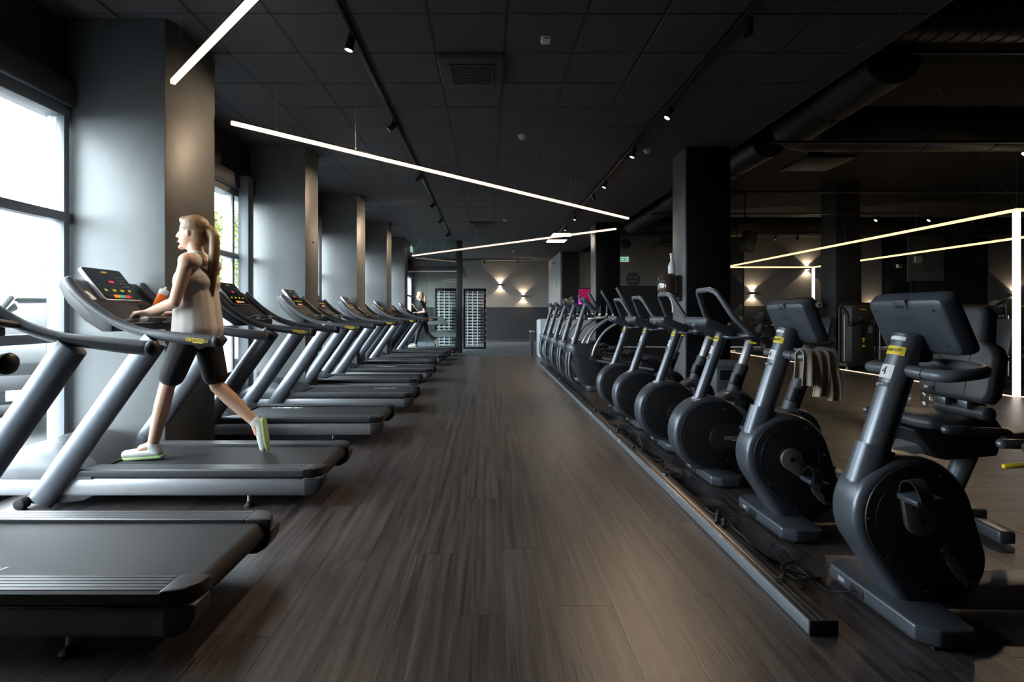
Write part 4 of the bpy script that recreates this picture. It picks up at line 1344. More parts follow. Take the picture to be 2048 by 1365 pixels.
def machine_arms():      # chest / arm machine seen from the front, between the pillars
    t = thing('weight_machine', 'weight machine with two padded lever arms beside the charcoal pillar', 'gym machine', (8.40, 11.9, 0), 0, 'weight machines in the lit zone')
    B = NB(); prism(B, rrect(1.02, 0.75, 0.08), 'z', 0.06, 0.14); part('base', B, 'machine_dark', t, 0.012)
    for sx in (-0.42, 0.42):
        for sy in (-0.28, 0.28):
            B = NB(); lathe(B, [(0.03, 0), (0.03, 0.015), (0.014, 0.02), (0.014, 0.07)], 12, Matrix.Translation((sx, sy, 0))); part('foot', B, 'steel', t)
    tower(t, 0.10, 0.12, 0.52, 0.34, 1.44)
    frame_loop(t, -0.40, 0.44, 0.0, 1.46)
    B = NB(); disc_y(B, 0.10, 1.10, 0.15, -0.18, -0.06, 24, 0.015); part('cam', B, 'machine_dark', t)
    for s in (-1, 1):
        ptube('lever_arm', 'machine_dark', t, fillet([(0.10 + s*0.06, -0.12, 1.08), (0.10 + s*0.30, -0.22, 1.03), (0.10 + s*0.46, -0.30, 1.00)], 0.1), 0.055, n=14, dome=0.03)
        ptube('handle', 'machine_dark', t, fillet([(0.10 + s*0.50, -0.28, 0.98), (0.10 + s*0.50, -0.30, 1.22), (0.10 + s*0.66, -0.32, 1.40)], 0.1), 0.022, n=10, dome=0.01)
        ptube('guide_rod', 'silver_tube', t, [(0.10 + s*0.40, -0.02, 0.14), (0.10 + s*0.40, -0.02, 1.2)], 0.016, n=10)
    for z in (0.50, 0.66):
        B = NB(); disc_y(B, 0.10, z, 0.028, -0.10, -0.052, 14, 0.004); part('adjust_knob', B, 'yellow', t)
    pbox('range_plate', 'white_print', t, 0.44, 0.50, -0.31, -0.30, 0.78, 0.96, 0.01)
    return t
machine_arms()
def machine_pulley():
    t = thing('weight_machine', 'tall narrow weight machine with pulley wheels in front of the far vertical light', 'gym machine', (8.22, 13.6, 0), 0, 'weight machines in the lit zone')
    B = NB(); prism(B, rrect(0.75, 0.7, 0.06), 'z', 0.03, 0.10); part('base', B, 'machine_dark', t, 0.01)
    tower(t, 0.05, 0.10, 0.40, 0.32, 1.66)
    frame_loop(t, -0.32, 0.36, 0.05, 1.60, 0.024)
    for z in (1.46, 0.88):
        B = NB(); disc_y(B, 0.33, z, 0.075, -0.12, -0.06, 22, 0.008); p = part('pulley', B, 'silver_tube', t)
        B = NB(); disc_y(B, 0.33, z, 0.03, -0.125, -0.055, 14, 0.004); part('hub', B, 'machine_dark', p)
    ptube('pulley_cable', 'rubber', t, [(0.40, -0.09, 1.46), (0.40, -0.09, 0.88)], 0.006, n=6)
    seat_set(t, -0.05, -0.55, 1)
    return t
machine_pulley()
def machine_leg():
    t = thing('weight_machine', 'low weight machine with yellow parts beyond the horn handlebars', 'gym machine', (8.52, 16.3, 0), 0, 'weight machines in the lit zone')
    B = NB(); prism(B, rrect(1.3, 0.8, 0.08), 'z', 0.03, 0.10); part('base', B, 'machine_dark', t, 0.01)
    tower(t, 0.35, 0.15, 0.44, 0.34, 1.14)
    seat_set(t, -0.30, 0.0, 1, 0.62)
    ptube('lever_arm', 'machine_dark', t, fillet([(0.30, -0.10, 0.8), (0.0, -0.25, 0.95), (-0.45, -0.30, 0.90)], 0.12), 0.05, n=12, dome=0.03)
    for x in (-0.62, -0.12):
        pbox('shoulder_pad', 'seat_leather', t, x - 0.10, x + 0.10, -0.22, 0.02, 1.02, 1.16, 0.03)
        ptube('pad_arm', 'machine_dark', t, [(x, -0.10, 0.5), (x, -0.10, 1.04)], 0.03, n=10)
    pbox('head_pad', 'plastic_grey', t, -0.02, 0.24, -0.15, 0.0, 1.04, 1.20, 0.03)
    ptube('yellow_handle', 'yellow', t, [(0.02, -0.2, 0.86), (0.26, -0.2, 0.88)], 0.022, n=10, dome=0.01)
    for x in (-0.40, 0.02):
        B = NB(); disc_y(B, x, 0.42, 0.13, -0.22, -0.12, 24, 0.012); part('counterweight', B, 'machine_dark', t)
    return t
machine_leg()
def machine_press():
    t = thing('weight_machine', 'weight machine with chrome guard frame behind the bike backrest', 'gym machine', (8.42, 9.15, 0), 0, 'weight machines in the lit zone')
    B = NB(); prism(B, rrect(0.95, 0.8, 0.08), 'z', 0.03, 0.10); part('base', B, 'machine_dark', t, 0.01)
    frame_loop(t, -0.28, 0.42, -0.05, 1.36, 0.03)
    frame_loop(t, -0.24, 0.38, -0.03, 1.32, 0.018, 'chrome')
    pbox('back_panel', 'machine_grey', t, -0.20, 0.36, 0.05, 0.12, 0.2, 1.28, 0.02)
    ptube('bracket', 'machine_dark', t, [(-0.14, -0.02, 1.18), (0.30, -0.02, 1.18), (0.08, -0.02, 0.98), (-0.14, -0.02, 1.18)], 0.014, n=8)
    pbox('cross_beam', 'machine_dark', t, -0.22, 0.38, -0.06, 0.0, 0.95, 1.03, 0.01)
    seat_set(t, 0.05, -0.30, 1)
    return t
machine_press()
def machine_right():
    t = thing('weight_machine', 'grey weight machine behind the tall vertical light strip at the right edge', 'gym machine', (9.55, 9.6, 0), 0, 'weight machines in the lit zone')
    B = NB(); prism(B, rrect(1.1, 0.85, 0.08), 'z', 0.03, 0.10); part('base', B, 'machine_dark', t, 0.01)
    tower(t, 0.20, 0.1, 0.62, 0.36, 1.48)
    pbox('side_shroud', 'machine_grey', t, -0.26, -0.12, -0.05, 0.25, 0.10, 1.36, 0.02)
    ptube('guard_tube', 'machine_dark', t, fillet([(-0.30, 0.0, 0.1), (-0.30, 0.0, 1.34), (-0.10, 0.0, 1.47), (0.1, 0.0, 1.47)], 0.1), 0.03, n=12)
    pbox('picture_plate', 'rail_black', t, -0.255, -0.125, -0.056, -0.05, 1.0, 1.25, 0)
    for i in range(2):
        for j in range(3):
            pbox('pictogram', 'white_print', t, -0.235 + 0.06*i, -0.195 + 0.06*i, -0.058, -0.056, 1.03 + 0.07*j, 1.07 + 0.07*j, 0)
    ptube('yellow_lever', 'yellow', t, fillet([(-0.26, -0.10, 0.72), (-0.12, -0.12, 0.71), (0.0, -0.14, 0.68)], 0.05), 0.014, n=8, dome=0.006)
    for s in (-1, 1):
        ptube('guide_rod', 'silver_tube', t, [(0.20 + s*0.28, -0.09, 0.1), (0.20 + s*0.28, -0.09, 1.2)], 0.014, n=8)
    seat_set(t, 0.05, -0.55, 1)
    return t
machine_right()

# waste bin by the dark pillar
bn = thing('waste_bin', 'grey waste bin with dark lid in front of the dark square pillar', 'bin', (3.05, 6.75, 0))
rings = []
for z, w, d in ((0.0, 0.15, 0.13), (0.05, 0.16, 0.14), (0.55, 0.19, 0.165)):
    rings.append([(x, y, z) for x, y in rrect(2*w, 2*d, 0.04)])
B = NB(); loft(B, rings); part('body', B, 'bin_grey', bn, 0.005)
B = NB(); loft(B, [[(x, y, z) for x, y in rrect(2*w, 2*d, 0.05)] for z, w, d in ((0.55, 0.205, 0.18), (0.60, 0.21, 0.185), (0.625, 0.19, 0.165))]); part('lid', B, 'bin_grey', bn, 0.008)
pbox('flap', 'plastic_black', bn, -0.13, 0.13, -0.172, -0.160, 0.40, 0.52, 0.004)
# ================================================================== light lines
def led_line(name, label, a, b, z, wires, m='led_warm', w=0.034, h=0.05, top=None, group=None):
    """suspended light profile from a to b (x, y) at height z, thin steel wires up to the ceiling"""
    A, C = Vector((a[0], a[1], z)), Vector((b[0], b[1], z))
    t = thing(name, label, 'light', A, 0, group)
    d = C - A; L_ = d.length; u_ = d.normalized()
    M = frame((0, 0, 0), u_, Vector((0, 0, 1)).cross(u_))
    B = NB(); box(B, 0, L_, -w/2, w/2, -h/2 + 0.004, h/2 - 0.010, M)
    part('diffuser', B, m, t, 0.003)
    B = NB(); box(B, -0.004, L_ + 0.004, -w/2 - 0.001, w/2 + 0.001, h/2 - 0.010, h/2, M)
    part('profile', B, 'frame_dark', t, 0.001)
    for k in wires:
        p = u_*(L_*k)
        ptube('wire', 'steel', t, [p + Vector((0, 0, h/2)), p + Vector((0, 0, (top or CZ) - z - 0.002))], 0.0016, n=5)
        B = NB(); lathe(B, [(0.006, 0), (0.007, 0.02), (0.003, 0.03)], 10, Matrix.Translation(p + Vector((0, 0, h/2)))); part('wire_clamp', B, 'steel', t)
    return t
led_line('light_line', 'glowing light line cut off by the upper left edge', (-2.43, 4.03), (2.60, -0.85), 3.02, (0.03, 0.18, 0.35, 0.5, 0.7, 0.9), group='suspended diagonal light lines')
led_line('light_line', 'long glowing light line crossing the hall, from upper left down to the right', (-2.40, 4.89), (2.63, 9.80), 3.02, (0.06, 0.185, 0.385, 0.555, 0.745, 0.93), group='suspended diagonal light lines')
led_line('light_line', 'far glowing light line rising to the right above the glass booth', (2.69, 11.0), (-2.33, 16.1), 3.02, (0.05, 0.25, 0.40, 0.60, 0.80, 0.93), group='suspended diagonal light lines')

# golden light frame around the weight machines
lf = thing('perimeter_light', 'golden rectangular light frame around the weight machines on the right', 'light', (7.78, 7.70, 0))
def strip(name, m, x0, x1, y0, y1, z0, z1):
    o = pbox(name, m, lf, x0, x1, y0, y1, z0, z1, 0.002)
    o.location = (-7.78, -7.70, 0)
    return o
q = 0.022
strip('top_strip', 'led_gold', 7.78 - q, 7.78 + q, 7.70, 17.2, 2.74, 2.78)
strip('top_strip', 'led_gold', 7.78, 13.6, 7.70 - q, 7.70 + q, 2.74, 2.78)
strip('top_strip', 'led_gold', 7.78, 10.70, 17.2 - q, 17.2 + q, 2.74, 2.78)
strip('top_strip', 'led_gold', 10.70 - q, 10.70 + q, 8.2, 17.2, 2.74, 2.78)
strip('vertical_strip', 'led_white', 7.78 - 0.032, 7.78 + 0.032, 7.70 - 0.032, 7.70 + 0.032, 0.012, 2.74)
strip('vertical_strip', 'led_white', 10.70 - 0.032, 10.70 + 0.032, 17.2 - 0.032, 17.2 + 0.032, 0.012, 2.74)
strip('floor_strip', 'led_warm', 7.78 - 0.014, 7.78 + 0.014, 7.70, 17.2, 0.001, 0.012)
strip('floor_strip', 'led_warm', 7.78, 13.6, 7.70 - 0.014, 7.70 + 0.014, 0.001, 0.012)
strip('floor_strip', 'led_warm', 7.78, 10.70, 17.2 - 0.014, 17.2 + 0.014, 0.001, 0.012)
for (x, y) in ((7.78, 9.5), (7.78, 11.4), (7.78, 13.6), (7.78, 15.6), (10.7, 9.5), (10.7, 12.0), (10.7, 14.6), (9.4, 17.2), (7.78, 7.7)):
    B = NB(); tube(B, [(x, y, 2.78), (x, y, UZ - 0.01)], 0.0018, n=5)
    part('wire', B, 'steel', lf).location = (-7.78, -7.70, 0)
for (x, y) in ((6.6, 7.7), (9.0, 7.7)):
    B = NB(); tube(B, [(7.78, 7.7, 2.78), (x, y, UZ - 0.01)], 0.0018, n=5)
    part('wire', B, 'steel', lf).location = (-7.78, -7.70, 0)

# ================================================================== track lights
def spot_head(root, x, y, z, lit=True, aim=(0, 0, -1), watt=75.0, cone=60):
    """cylindrical head hanging from a track at (x, y, z), lamp face looking along aim; relative to root"""
    a = Vector(aim).normalized()
    M = frame((x, y, z - 0.09), Vector((0, 1, 0)) if abs(a.y) < 0.9 else Vector((1, 0, 0)), a.cross(Vector((0, 1, 0)) if abs(a.y) < 0.9 else Vector((1, 0, 0))))
    if (M.to_3x3() @ Vector((0, 0, 1))).dot(a) < 0:
        M = M @ Matrix.Rotation(R(180), 4, 'X')
    B = NB(); lathe(B, [(0.024, -0.06), (0.033, -0.055), (0.034, 0.06), (0.031, 0.062), (0.029, 0.052)], 16, M)
    h = part('spot_head', B, 'rail_black', root)
    ptube('spot_stem', 'rail_black', h, [(x, y, z), (x, y, z - 0.07)], 0.009, n=8)
    B = NB(); lathe(B, [(0.0285, 0.0525), (0.0285, 0.054)], 16, M)
    part('lamp_face', B, 'lamp_warm' if lit else 'rail_black', h)
    if lit and watt:
        ld = bpy.data.lights.new('spot_lamp', 'SPOT')
        ld.energy = watt; ld.color = (1.0, 0.74, 0.50); ld.spot_size = R(cone); ld.spot_blend = 0.6; ld.shadow_soft_size = 0.03
        lo = bpy.data.objects.new('spot_lamp', ld); COL.objects.link(lo); lo.parent = root
        p = M @ Vector((0, 0, 0.075))
        lo.location = p
        lo.rotation_euler = a.to_track_quat('-Z', 'Y').to_euler()
    return h
tl = thing('track_light', 'black ceiling track with spotlights on the window side', 'track light', (-1.10, 2.0, CZ))
pbox('rail', 'rail_black', tl, -0.018, 0.018, -1.5, 13.0, -0.034, 0.0, 0.003)
for y, aim in ((2.18, (-0.2, -0.45, -0.85)), (4.05, (-1.4, -1.55, -1.1)), (6.35, (-1.4, -0.95, -1.0)), (8.45, (-1.4, -0.15, -1.0)), (10.2, (-1.4, -1.8, -1.0)), (12.4, (-1.4, -1.15, -1.0))):
    spot_head(tl, 0, y, -0.034, True, aim)
tr = thing('track_light', 'black ceiling track with spotlights above the bikes', 'track light', (1.965, 2.0, CZ))
pbox('rail', 'rail_black', tr, -0.018, 0.018, -1.5, 12.5, -0.034, 0.0, 0.003)
for y, lit, aim in ((1.95, False, (0, 0, -1)), (3.65, True, (-0.45, -0.5, -0.74)), (5.05, True, (-0.35, -0.5, -0.79)), (6.75, True, (-0.4, -0.4, -0.82)), (7.75, False, (0.3, 0, -0.95)), (9.75, True, (-0.3, -0.3, -0.9)), (11.2, True, (-0.3, -0.5, -0.8))):
    spot_head(tr, 0, y, -0.034, lit, aim)
tb = thing('track_light', 'short black track with small spotlights before the back wall', 'track light', (-1.9, 21.8, CZ))
pbox('rail', 'rail_black', tb, 0, 3.7, -0.018, 0.018, -0.034, 0.0, 0.003)
for x in (0.25, 1.75, 3.15):
    spot_head(tb, x, 0, -0.034, True, (0, 0.3, -0.95), 30)

# tracks under the open ceiling
for k, (y, x1, heads) in enumerate(((4.35, 9.0, ()), (6.62, 12.5, ((6.83, True),)), (9.35, 14.0, ()), (11.35, 14.0, ((8.45, True), (9.6, True))), (14.2, 14.5, ((7.8, True), (8.4, False), (13.8, True))))):
    z = 3.42
    t = thing('hanging_track', ['nearest thin track hanging across under the ducts', 'second hanging track across the lit zone, level with the dark pillar top', 'third hanging track across the lit zone',
                                'fourth hanging track with two bright spotlights', 'farthest hanging track before the taupe wall'][k], 'track light', (XS + 0.15, y, z), 0, 'hanging tracks of the open ceiling')
    pbox('rail', 'rail_black', t, 0, x1 - XS, -0.016, 0.016, -0.03, 0, 0.002)
    pbox('rail_edge', 'duct_black', t, 0, x1 - XS, -0.017, -0.014, -0.030, -0.022, 0)
    for q_ in (0.1, 0.5, 0.9):
        ptube('wire', 'steel', t, [((x1 - XS)*q_, 0, 0), ((x1 - XS)*q_, 0, UZ - z)], 0.0018, n=5)
    for x, lit in heads:
        spot_head(t, x - XS - 0.15, 0, -0.03, lit, (-0.5, -0.75, -0.6) if k in (1, 3) else (0, 0.4, -0.9), 22)

# ceiling panels by the reception
for k, (y, lab) in enumerate(((15.1, 'bright square ceiling panel nearer to the viewer'), (16.35, 'bright square ceiling panel farther back'))):
    t = thing('ceiling_panel', lab, 'light', (2.14, y, CZ), 0, 'square ceiling light panels')
    pbox('frame', 'frame_white', t, -0.31, 0.31, -0.31, 0.31, -0.012, -0.001, 0.002)
    pbox('diffuser', 'panel_light', t, -0.285, 0.285, -0.285, 0.285, -0.016, -0.010, 0.001)
# air cassettes
for k, y in enumerate((4.89, 13.29)):
    t = thing('air_cassette', ['black air conditioning cassette in the ceiling near the viewer', 'black air conditioning cassette far down the ceiling'][k], 'air vent', (-0.153, y, CZ), 0, 'ceiling air cassettes')
    B = NB(); loft(B, [[(x, y_, z) for x, y_ in rrect(w, w, 0.03)] for z, w in ((0.02, 0.59), (-0.03, 0.60), (-0.05, 0.57))]); part('frame', B, 'ceiling_black', t, 0.004)
    pbox('grille', 'grid_black', t, -0.19, 0.19, -0.19, 0.19, -0.054, -0.046, 0.003)
    B = NB()
    for a, b, c, d in ((-0.20, 0.20, -0.20, -0.185), (-0.20, 0.20, 0.185, 0.20), (-0.20, -0.185, -0.2, 0.2), (0.185, 0.20, -0.2, 0.2)): box(B, a, b, c, d, -0.062, -0.048)
    part('grille_rim', B, 'frame_dark', t)
    for i in range(9):
        pbox('louvre', 'ceiling_black', t, -0.18, 0.18, -0.17 + 0.042*i, -0.155 + 0.042*i, -0.058, -0.052, 0)
# detectors
t = thing('motion_sensor', 'square white sensor on the ceiling near the viewer', 'sensor', (0.48, 4.34, CZ))
B = NB(); loft(B, [[(x, y, z) for x, y in rrect(w, w, 0.012)] for z, w in ((0, 0.085), (-0.03, 0.08), (-0.04, 0.06))]); part('body', B, 'device_white', t, 0.003)
pbox('lens', 'grey_print', t, -0.02, 0.02, -0.044, -0.036, -0.03, -0.012, 0.002)
for x, y, lab in ((0.436, 6.70, 'round white smoke detector in the middle of the ceiling'), (2.22, 7.30, 'round white smoke detector beside the right hand spotlights'), (0.41, 12.7, 'round white smoke detector far down the ceiling'), (0.9, 19.0, 'round white smoke detector before the back wall')):
    t = thing('smoke_detector', lab, 'smoke detector', (x, y, CZ), 0, 'white smoke detectors')
    B = NB(); lathe(B, [(0.055, 0), (0.055, -0.02), (0.048, -0.024)], 20); part('base', B, 'device_white', t)
    B = NB(); lathe(B, [(0.036, -0.024), (0.040, -0.034), (0.034, -0.048), (0.015, -0.052)], 20); part('head', B, 'device_white', t)

# ================================================================== wall lamps
def sconce(name, label, x, y, z, nrm, watt):
    """up and down wall lamp; nrm: -1 faces -y, 'x' faces -x"""
    t = thing(name, label, 'wall lamp', (x, y, z), 0, 'up and down wall lamps')
    pbox('body', 'sconce_dark', t, -0.075, 0.075, -0.11, -0.01, -0.05, 0.05, 0.004)
    pbox('bracket', 'sconce_dark', t, -0.04, 0.04, -0.012, 0.0, -0.035, 0.035, 0.002)
    for s in (-1, 1):
        pbox('lamp_face', 'lamp_small', t, -0.06, 0.06, -0.10, -0.02, s*0.0505 - 0.0008, s*0.0505 + 0.0008, 0)
        ld = bpy.data.lights.new('sconce_lamp', 'SPOT'); ld.energy = watt; ld.color = (1.0, 0.78, 0.52); ld.spot_size = R(100); ld.spot_blend = 0.05; ld.shadow_soft_size = 0.02
        lo = bpy.data.objects.new('sconce_lamp', ld); COL.objects.link(lo); lo.parent = t
        lo.location = (0, -0.065, s*0.06)
        lo.rotation_euler = (R(0 if s < 0 else 180), 0, 0)
sconce('wall_lamp', 'wall lamp on the back wall, upper left of the pair', 0.53, YB, 2.50, -1, 24)
sconce('wall_lamp', 'wall lamp on the back wall, lower right of the pair', 1.54, YB, 2.00, -1, 24)
sconce('wall_lamp', 'low wall lamp on the taupe field next to the dark square pillar', 9.78, YR - 0.015, 1.99, -1, 24)
sconce('wall_lamp', 'high wall lamp on the taupe field above the horizontal light strip', 11.8, YR - 0.015, 2.92, -1, 24)
sconce('wall_lamp', 'wall lamp at the far right edge behind the vertical light strip', 19.5, YR - 0.015, 1.93, -1, 24)
sconce('wall_lamp', 'low wall lamp behind the large bike display', 14.2, YR - 0.015, 1.35, -1, 24)
# ================================================================== ducts
def duct(name, label, pts, r, rib=0.12, fil=0.35):
    t = thing(name, label, 'duct', pts[0], 0, 'black ventilation ducts')
    P = fillet([Vector(p) - Vector(pts[0]) for p in pts], fil, 6)
    ptube('pipe', 'duct_black', t, P, r, n=28)
    for a, b in zip([Vector(p) - Vector(pts[0]) for p in pts], [Vector(p) - Vector(pts[0]) for p in pts[1:]]):
        n = int((b - a).length/0.9)
        for i in range(1, n):
            c = a + (b - a)*(i/n); d = (b - a).normalized()
            ptube('joint_ring', 'duct_black', t, [c - d*0.012, c + d*0.012], r + 0.008, n=28)
    return t
sd = thing('spiral_duct', 'spiral wound duct in the top right corner', 'duct', (3.75, 4.85, 4.05), 0, 'black ventilation ducts')
ptube('pipe', 'duct_black', sd, [(0, 0, 0), (9.0, 0, 0)], 0.27, n=32)
for i in range(30):
    ring = [(0.10 + 0.16*i + 0.10*math.sin(a)*0.4, 0.273*math.cos(a), 0.273*math.sin(a)) for a in [2*math.pi*k/24 for k in range(24)]]
    ptube('spiral_seam', 'duct_black', sd, ring, 0.006, n=5, closed=True)
duct('air_duct', 'thick black duct running back from the top right corner and turning right', [(4.02, 5.2, 3.80), (4.02, 7.05, 3.72), (14.0, 7.05, 3.72)], 0.29)
duct('air_duct', 'black duct running on behind the dark square pillar', [(4.0, 7.45, 3.70), (4.0, 14.5, 3.70)], 0.24)
duct('air_duct', 'black duct crossing the far end of the open ceiling', [(3.6, 15.2, 3.75), (17.0, 15.2, 3.75)], 0.28)
dv = thing('air_diffuser', 'flat square air diffuser hanging below the ducts', 'air vent', (5.0, 7.95, 3.50))
B = NB(); loft(B, [[(x, y, z) for x, y in rrect(w, w*1.0, 0.02)] for z, w in ((0.12, 0.35), (0.05, 0.72), (0.0, 0.74))]); part('hood', B, 'duct_black', dv, 0.004)
ptube('neck', 'duct_black', dv, [(0, 0, 0.1), (0, 0, 0.5), (-0.8, 0, 0.6)], 0.13, n=16)
el = thing('air_duct', 'black duct elbow ending in a flange high on the taupe wall', 'duct', (6.55, 18.6, 3.72), 0, 'black ventilation ducts')
ptube('elbow', 'duct_black', el, cr([(-0.15, 0, 0.30 - 0.3), (-0.10, 0, 0.45), (0.15, 0, 0.72), (0.7, 0, 0.75)], 6), 0.30, n=24)
B = NB(); box(B, -0.62, 0.40, -0.4, 0.4, -0.06, 0.02); part('flange', B, 'duct_black', el, 0.01)

# ================================================================== hanging loudspeaker
sp = thing('loudspeaker', 'black loudspeaker hanging tilted beside the dark square pillar', 'loudspeaker', (7.15, 14.55, 2.98))
SPM = Matrix.Rotation(R(14), 4, 'Y') @ Matrix.Rotation(R(15), 4, 'Z')
B = NB(); prism(B, [(-0.17, -0.02), (0.17, -0.02), (0.12, 0.28), (-0.12, 0.28)], 'z', 0, 0.56, SPM @ Matrix.Translation((0, -0.13, 0))); part('cabinet', B, 'speaker_black', sp, 0.01)
pbox('grille', 'plastic_dark', sp, -0.15, 0.15, -0.158, -0.150, 0.03, 0.53, 0.002, SPM)
pbox('logo_plate', 'steel', sp, -0.03, 0.03, -0.161, -0.157, 0.05, 0.07, 0, SPM)
ptube('yoke', 'rail_black', sp, fillet([(-0.22, 0, 0.25), (-0.22, 0, 0.75), (0.16, 0, 0.75), (0.22, 0, 0.3)], 0.05), 0.016, n=8)
ptube('drop_tube', 'rail_black', sp, [(0, 0, 0.75), (0, 0, UZ - 2.98)], 0.02, n=8)

# ================================================================== signs
def exit_sign(label, x, y, z, w=0.30, side=False):
    t = thing('exit_sign', label, 'sign', (x, y, z), R(90) if side else 0, 'green exit signs')
    pbox('box', 'sign_white', t, -w/2 - 0.01, w/2 + 0.01, -0.02, 0.02, -0.085, 0.085, 0.003)
    pbox('face', 'sign_green', t, -w/2, w/2, -0.023, -0.018, -0.06, 0.06, 0)
    F = frame((0, -0.0235, 0), (1, 0, 0), (0, 0, 1))
    B = NB(); prism(B, [(-0.12, 0), (-0.075, 0.045), (-0.075, 0.018), (-0.02, 0.018), (-0.02, -0.018), (-0.075, -0.018), (-0.075, -0.045)], 'z', 0, 0.001, F); part('arrow', B, 'sign_white', t)
    B = NB(); prism(B, [(0.03, -0.05), (0.12, -0.05), (0.12, 0.05), (0.03, 0.05)], 'z', 0, 0.001, F); part('doorway', B, 'sign_white', t)
    F2 = frame((0, -0.0248, 0), (1, 0, 0), (0, 0, 1))
    B = NB()
    prism(B, [(0.07, 0.035), (0.085, 0.035), (0.085, 0.022), (0.07, 0.022)], 'z', 0, 0.001, F2)
    prism(B, [(0.055, 0.018), (0.09, 0.018), (0.085, -0.01), (0.105, -0.04), (0.093, -0.045), (0.074, -0.015), (0.06, -0.045), (0.047, -0.04), (0.062, -0.005)], 'z', 0, 0.001, F2)
    part('running_figure', B, 'sign_green', t)
    if not side: ptube('hanger', 'steel', t, [(0, 0.0, 0.085), (0, 0.02, 0.12)], 0.006, n=6)
    return t
exit_sign('green exit sign hanging right of the far pillar', 5.05, YR - 0.036, 3.25)
exit_sign('green exit sign seen edge on above the glass booth', -2.36, 16.15, 3.22, 0.26, True)
t = thing('emergency_lamp', 'white framed emergency light below the second golden strip', 'light', (15.95, YR - 0.05, 3.25))
pbox('frame', 'frame_white', t, -0.15, 0.15, 0, 0.03, -0.12, 0.12, 0.004); pbox('face', 'device_white', t, -0.12, 0.12, -0.005, 0.002, -0.09, 0.09, 0)
t = thing('projector_box', 'small white box lamp on the black pier', 'light', (15.2, YR - 0.06, 3.0))
pbox('body', 'device_white', t, -0.08, 0.08, -0.05, 0.05, -0.06, 0.06, 0.008); pbox('lens', 'screen_glass', t, -0.04, 0.04, -0.054, -0.049, -0.03, 0.03, 0.003)

# round wall vents
def wall_vent(label, x, z, r=0.24):
    t = thing('wall_vent', label, 'air vent', (x, YR - 0.016, z), 0, 'round wall vents')
    ring = [(r*math.cos(a), -0.01, r*math.sin(a)) for a in [2*math.pi*k/32 for k in range(32)]]
    ptube('rim', 'door_dark', t, ring, 0.018, n=8, closed=True)
    for i in range(9):
        z_ = -r*0.8 + r*1.6*i/8
        w = math.sqrt(max(0.01, r*r - z_*z_)) - 0.02
        pbox('louvre', 'charcoal_paint', t, -w, w, -0.02, 0.0, z_ - 0.012, z_ + 0.012, 0.002)
wall_vent('round louvred vent on the taupe wall left of the dark square pillar', 5.36, 2.50)
wall_vent('dim round vent high on the taupe wall near the far pillar', 5.12, 3.83, 0.17)
t = thing('wall_vent', 'round vent seen at a slant on the pale side wall', 'air vent', (2.66, 20.4, 2.40), 0, 'round wall vents')
ring = [(-0.012, 0.2*math.cos(a), 0.2*math.sin(a)) for a in [2*math.pi*k/28 for k in range(28)]]
ptube('rim', 'desk_grey', t, ring, 0.016, n=8, closed=True)
B = NB(); lathe(B, [(0.19, 0), (0.19, 0.01)], 28, Matrix.Rotation(R(-90), 4, 'Y')); part('plate', B, 'pale_paint', t)
t = thing('security_camera', 'small white security camera on the pale side wall', 'camera', (2.66, 20.0, 3.14))
ptube('arm', 'device_white', t, [(0, 0, 0), (-0.10, -0.03, 0.02)], 0.02, n=8)
B = NB(); tube(B, [(-0.08, 0.0, 0.0), (-0.18, -0.10, -0.01)], 0.035, n=12, dome=0.01); part('body', B, 'device_white', t)

# ================================================================== wipe dispenser and spray bottle on the dark pillar
dp = thing('wipe_dispenser', 'smoky brown round wipe dispenser mounted on the dark square pillar', 'dispenser', (2.56, 7.42, 1.47))
B = NB(); lathe(B, [(0.10, 0), (0.135, 0.02), (0.15, 0.10), (0.15, 0.20), (0.135, 0.27), (0.10, 0.315), (0.03, 0.325)], 28); part('tub', B, 'smoke_plastic', dp)
B = NB(); lathe(B, [(0.1515, 0.215), (0.1515, 0.222)], 28); part('lid_seam', B, 'plastic_black', dp)
pbox('wall_plate', 'plastic_black', dp, 0.10, 0.15, -0.12, 0.12, -0.06, 0.30, 0.02)
ptube('wipe_end', 'cloth_white', dp, cr([(0.0, -0.02, 0.0), (0.02, -0.06, -0.06), (0.04, -0.05, -0.14), (0.03, -0.08, -0.22)], 5), 0.012, 0.004, n=8)
sb = thing('spray_bottle', 'white plastic bottle standing on the smoky dispenser', 'bottle', (2.60, 7.40, 1.797))
B = NB(); lathe(B, [(0.045, 0), (0.050, 0.01), (0.050, 0.10), (0.040, 0.14), (0.022, 0.17), (0.019, 0.22)], 20); part('body', B, 'device_white', sb)
B = NB(); lathe(B, [(0.022, 0.215), (0.024, 0.235), (0.024, 0.262), (0.030, 0.266), (0.030, 0.285), (0.02, 0.288)], 16); part('cap', B, 'device_white', sb)

# ================================================================== glass booth with turnstiles
gb = thing('glass_booth', 'glass partition with dark frame and frosted arrow bands at the end of the treadmills', 'partition', (-2.75, 16.40, 0))
def gpart(name, m, x0, x1, y0, y1, z0, z1, bev=0.004):
    o = pbox(name, m, gb, x0, x1, y0, y1, z0, z1, bev); o.location = (2.75, -16.40, 0); return o
gpart('frame_post', 'frame_dark', -2.75, -2.63, 16.36, 16.44, 0, 2.73)
gpart('frame_post', 'frame_dark', -0.99, -0.80, 16.34, 16.50, 0, CZ)
gpart('top_beam', 'frame_dark', -2.75, -0.80, 16.36, 16.44, 2.58, 2.73)
gpart('reflection_strip', 'frame_white', -2.62, -0.99, 16.35, 16.375, 2.545, 2.578, 0)  # white strip stands in for a reflection along the beam, not a lamp
gpart('bottom_rail', 'frame_dark', -2.75, -0.80, 16.36, 16.44, 0, 0.08)
gpart('pane', 'booth_glass', -2.63, -1.845, 16.396, 16.404, 0.08, 2.56, 0)
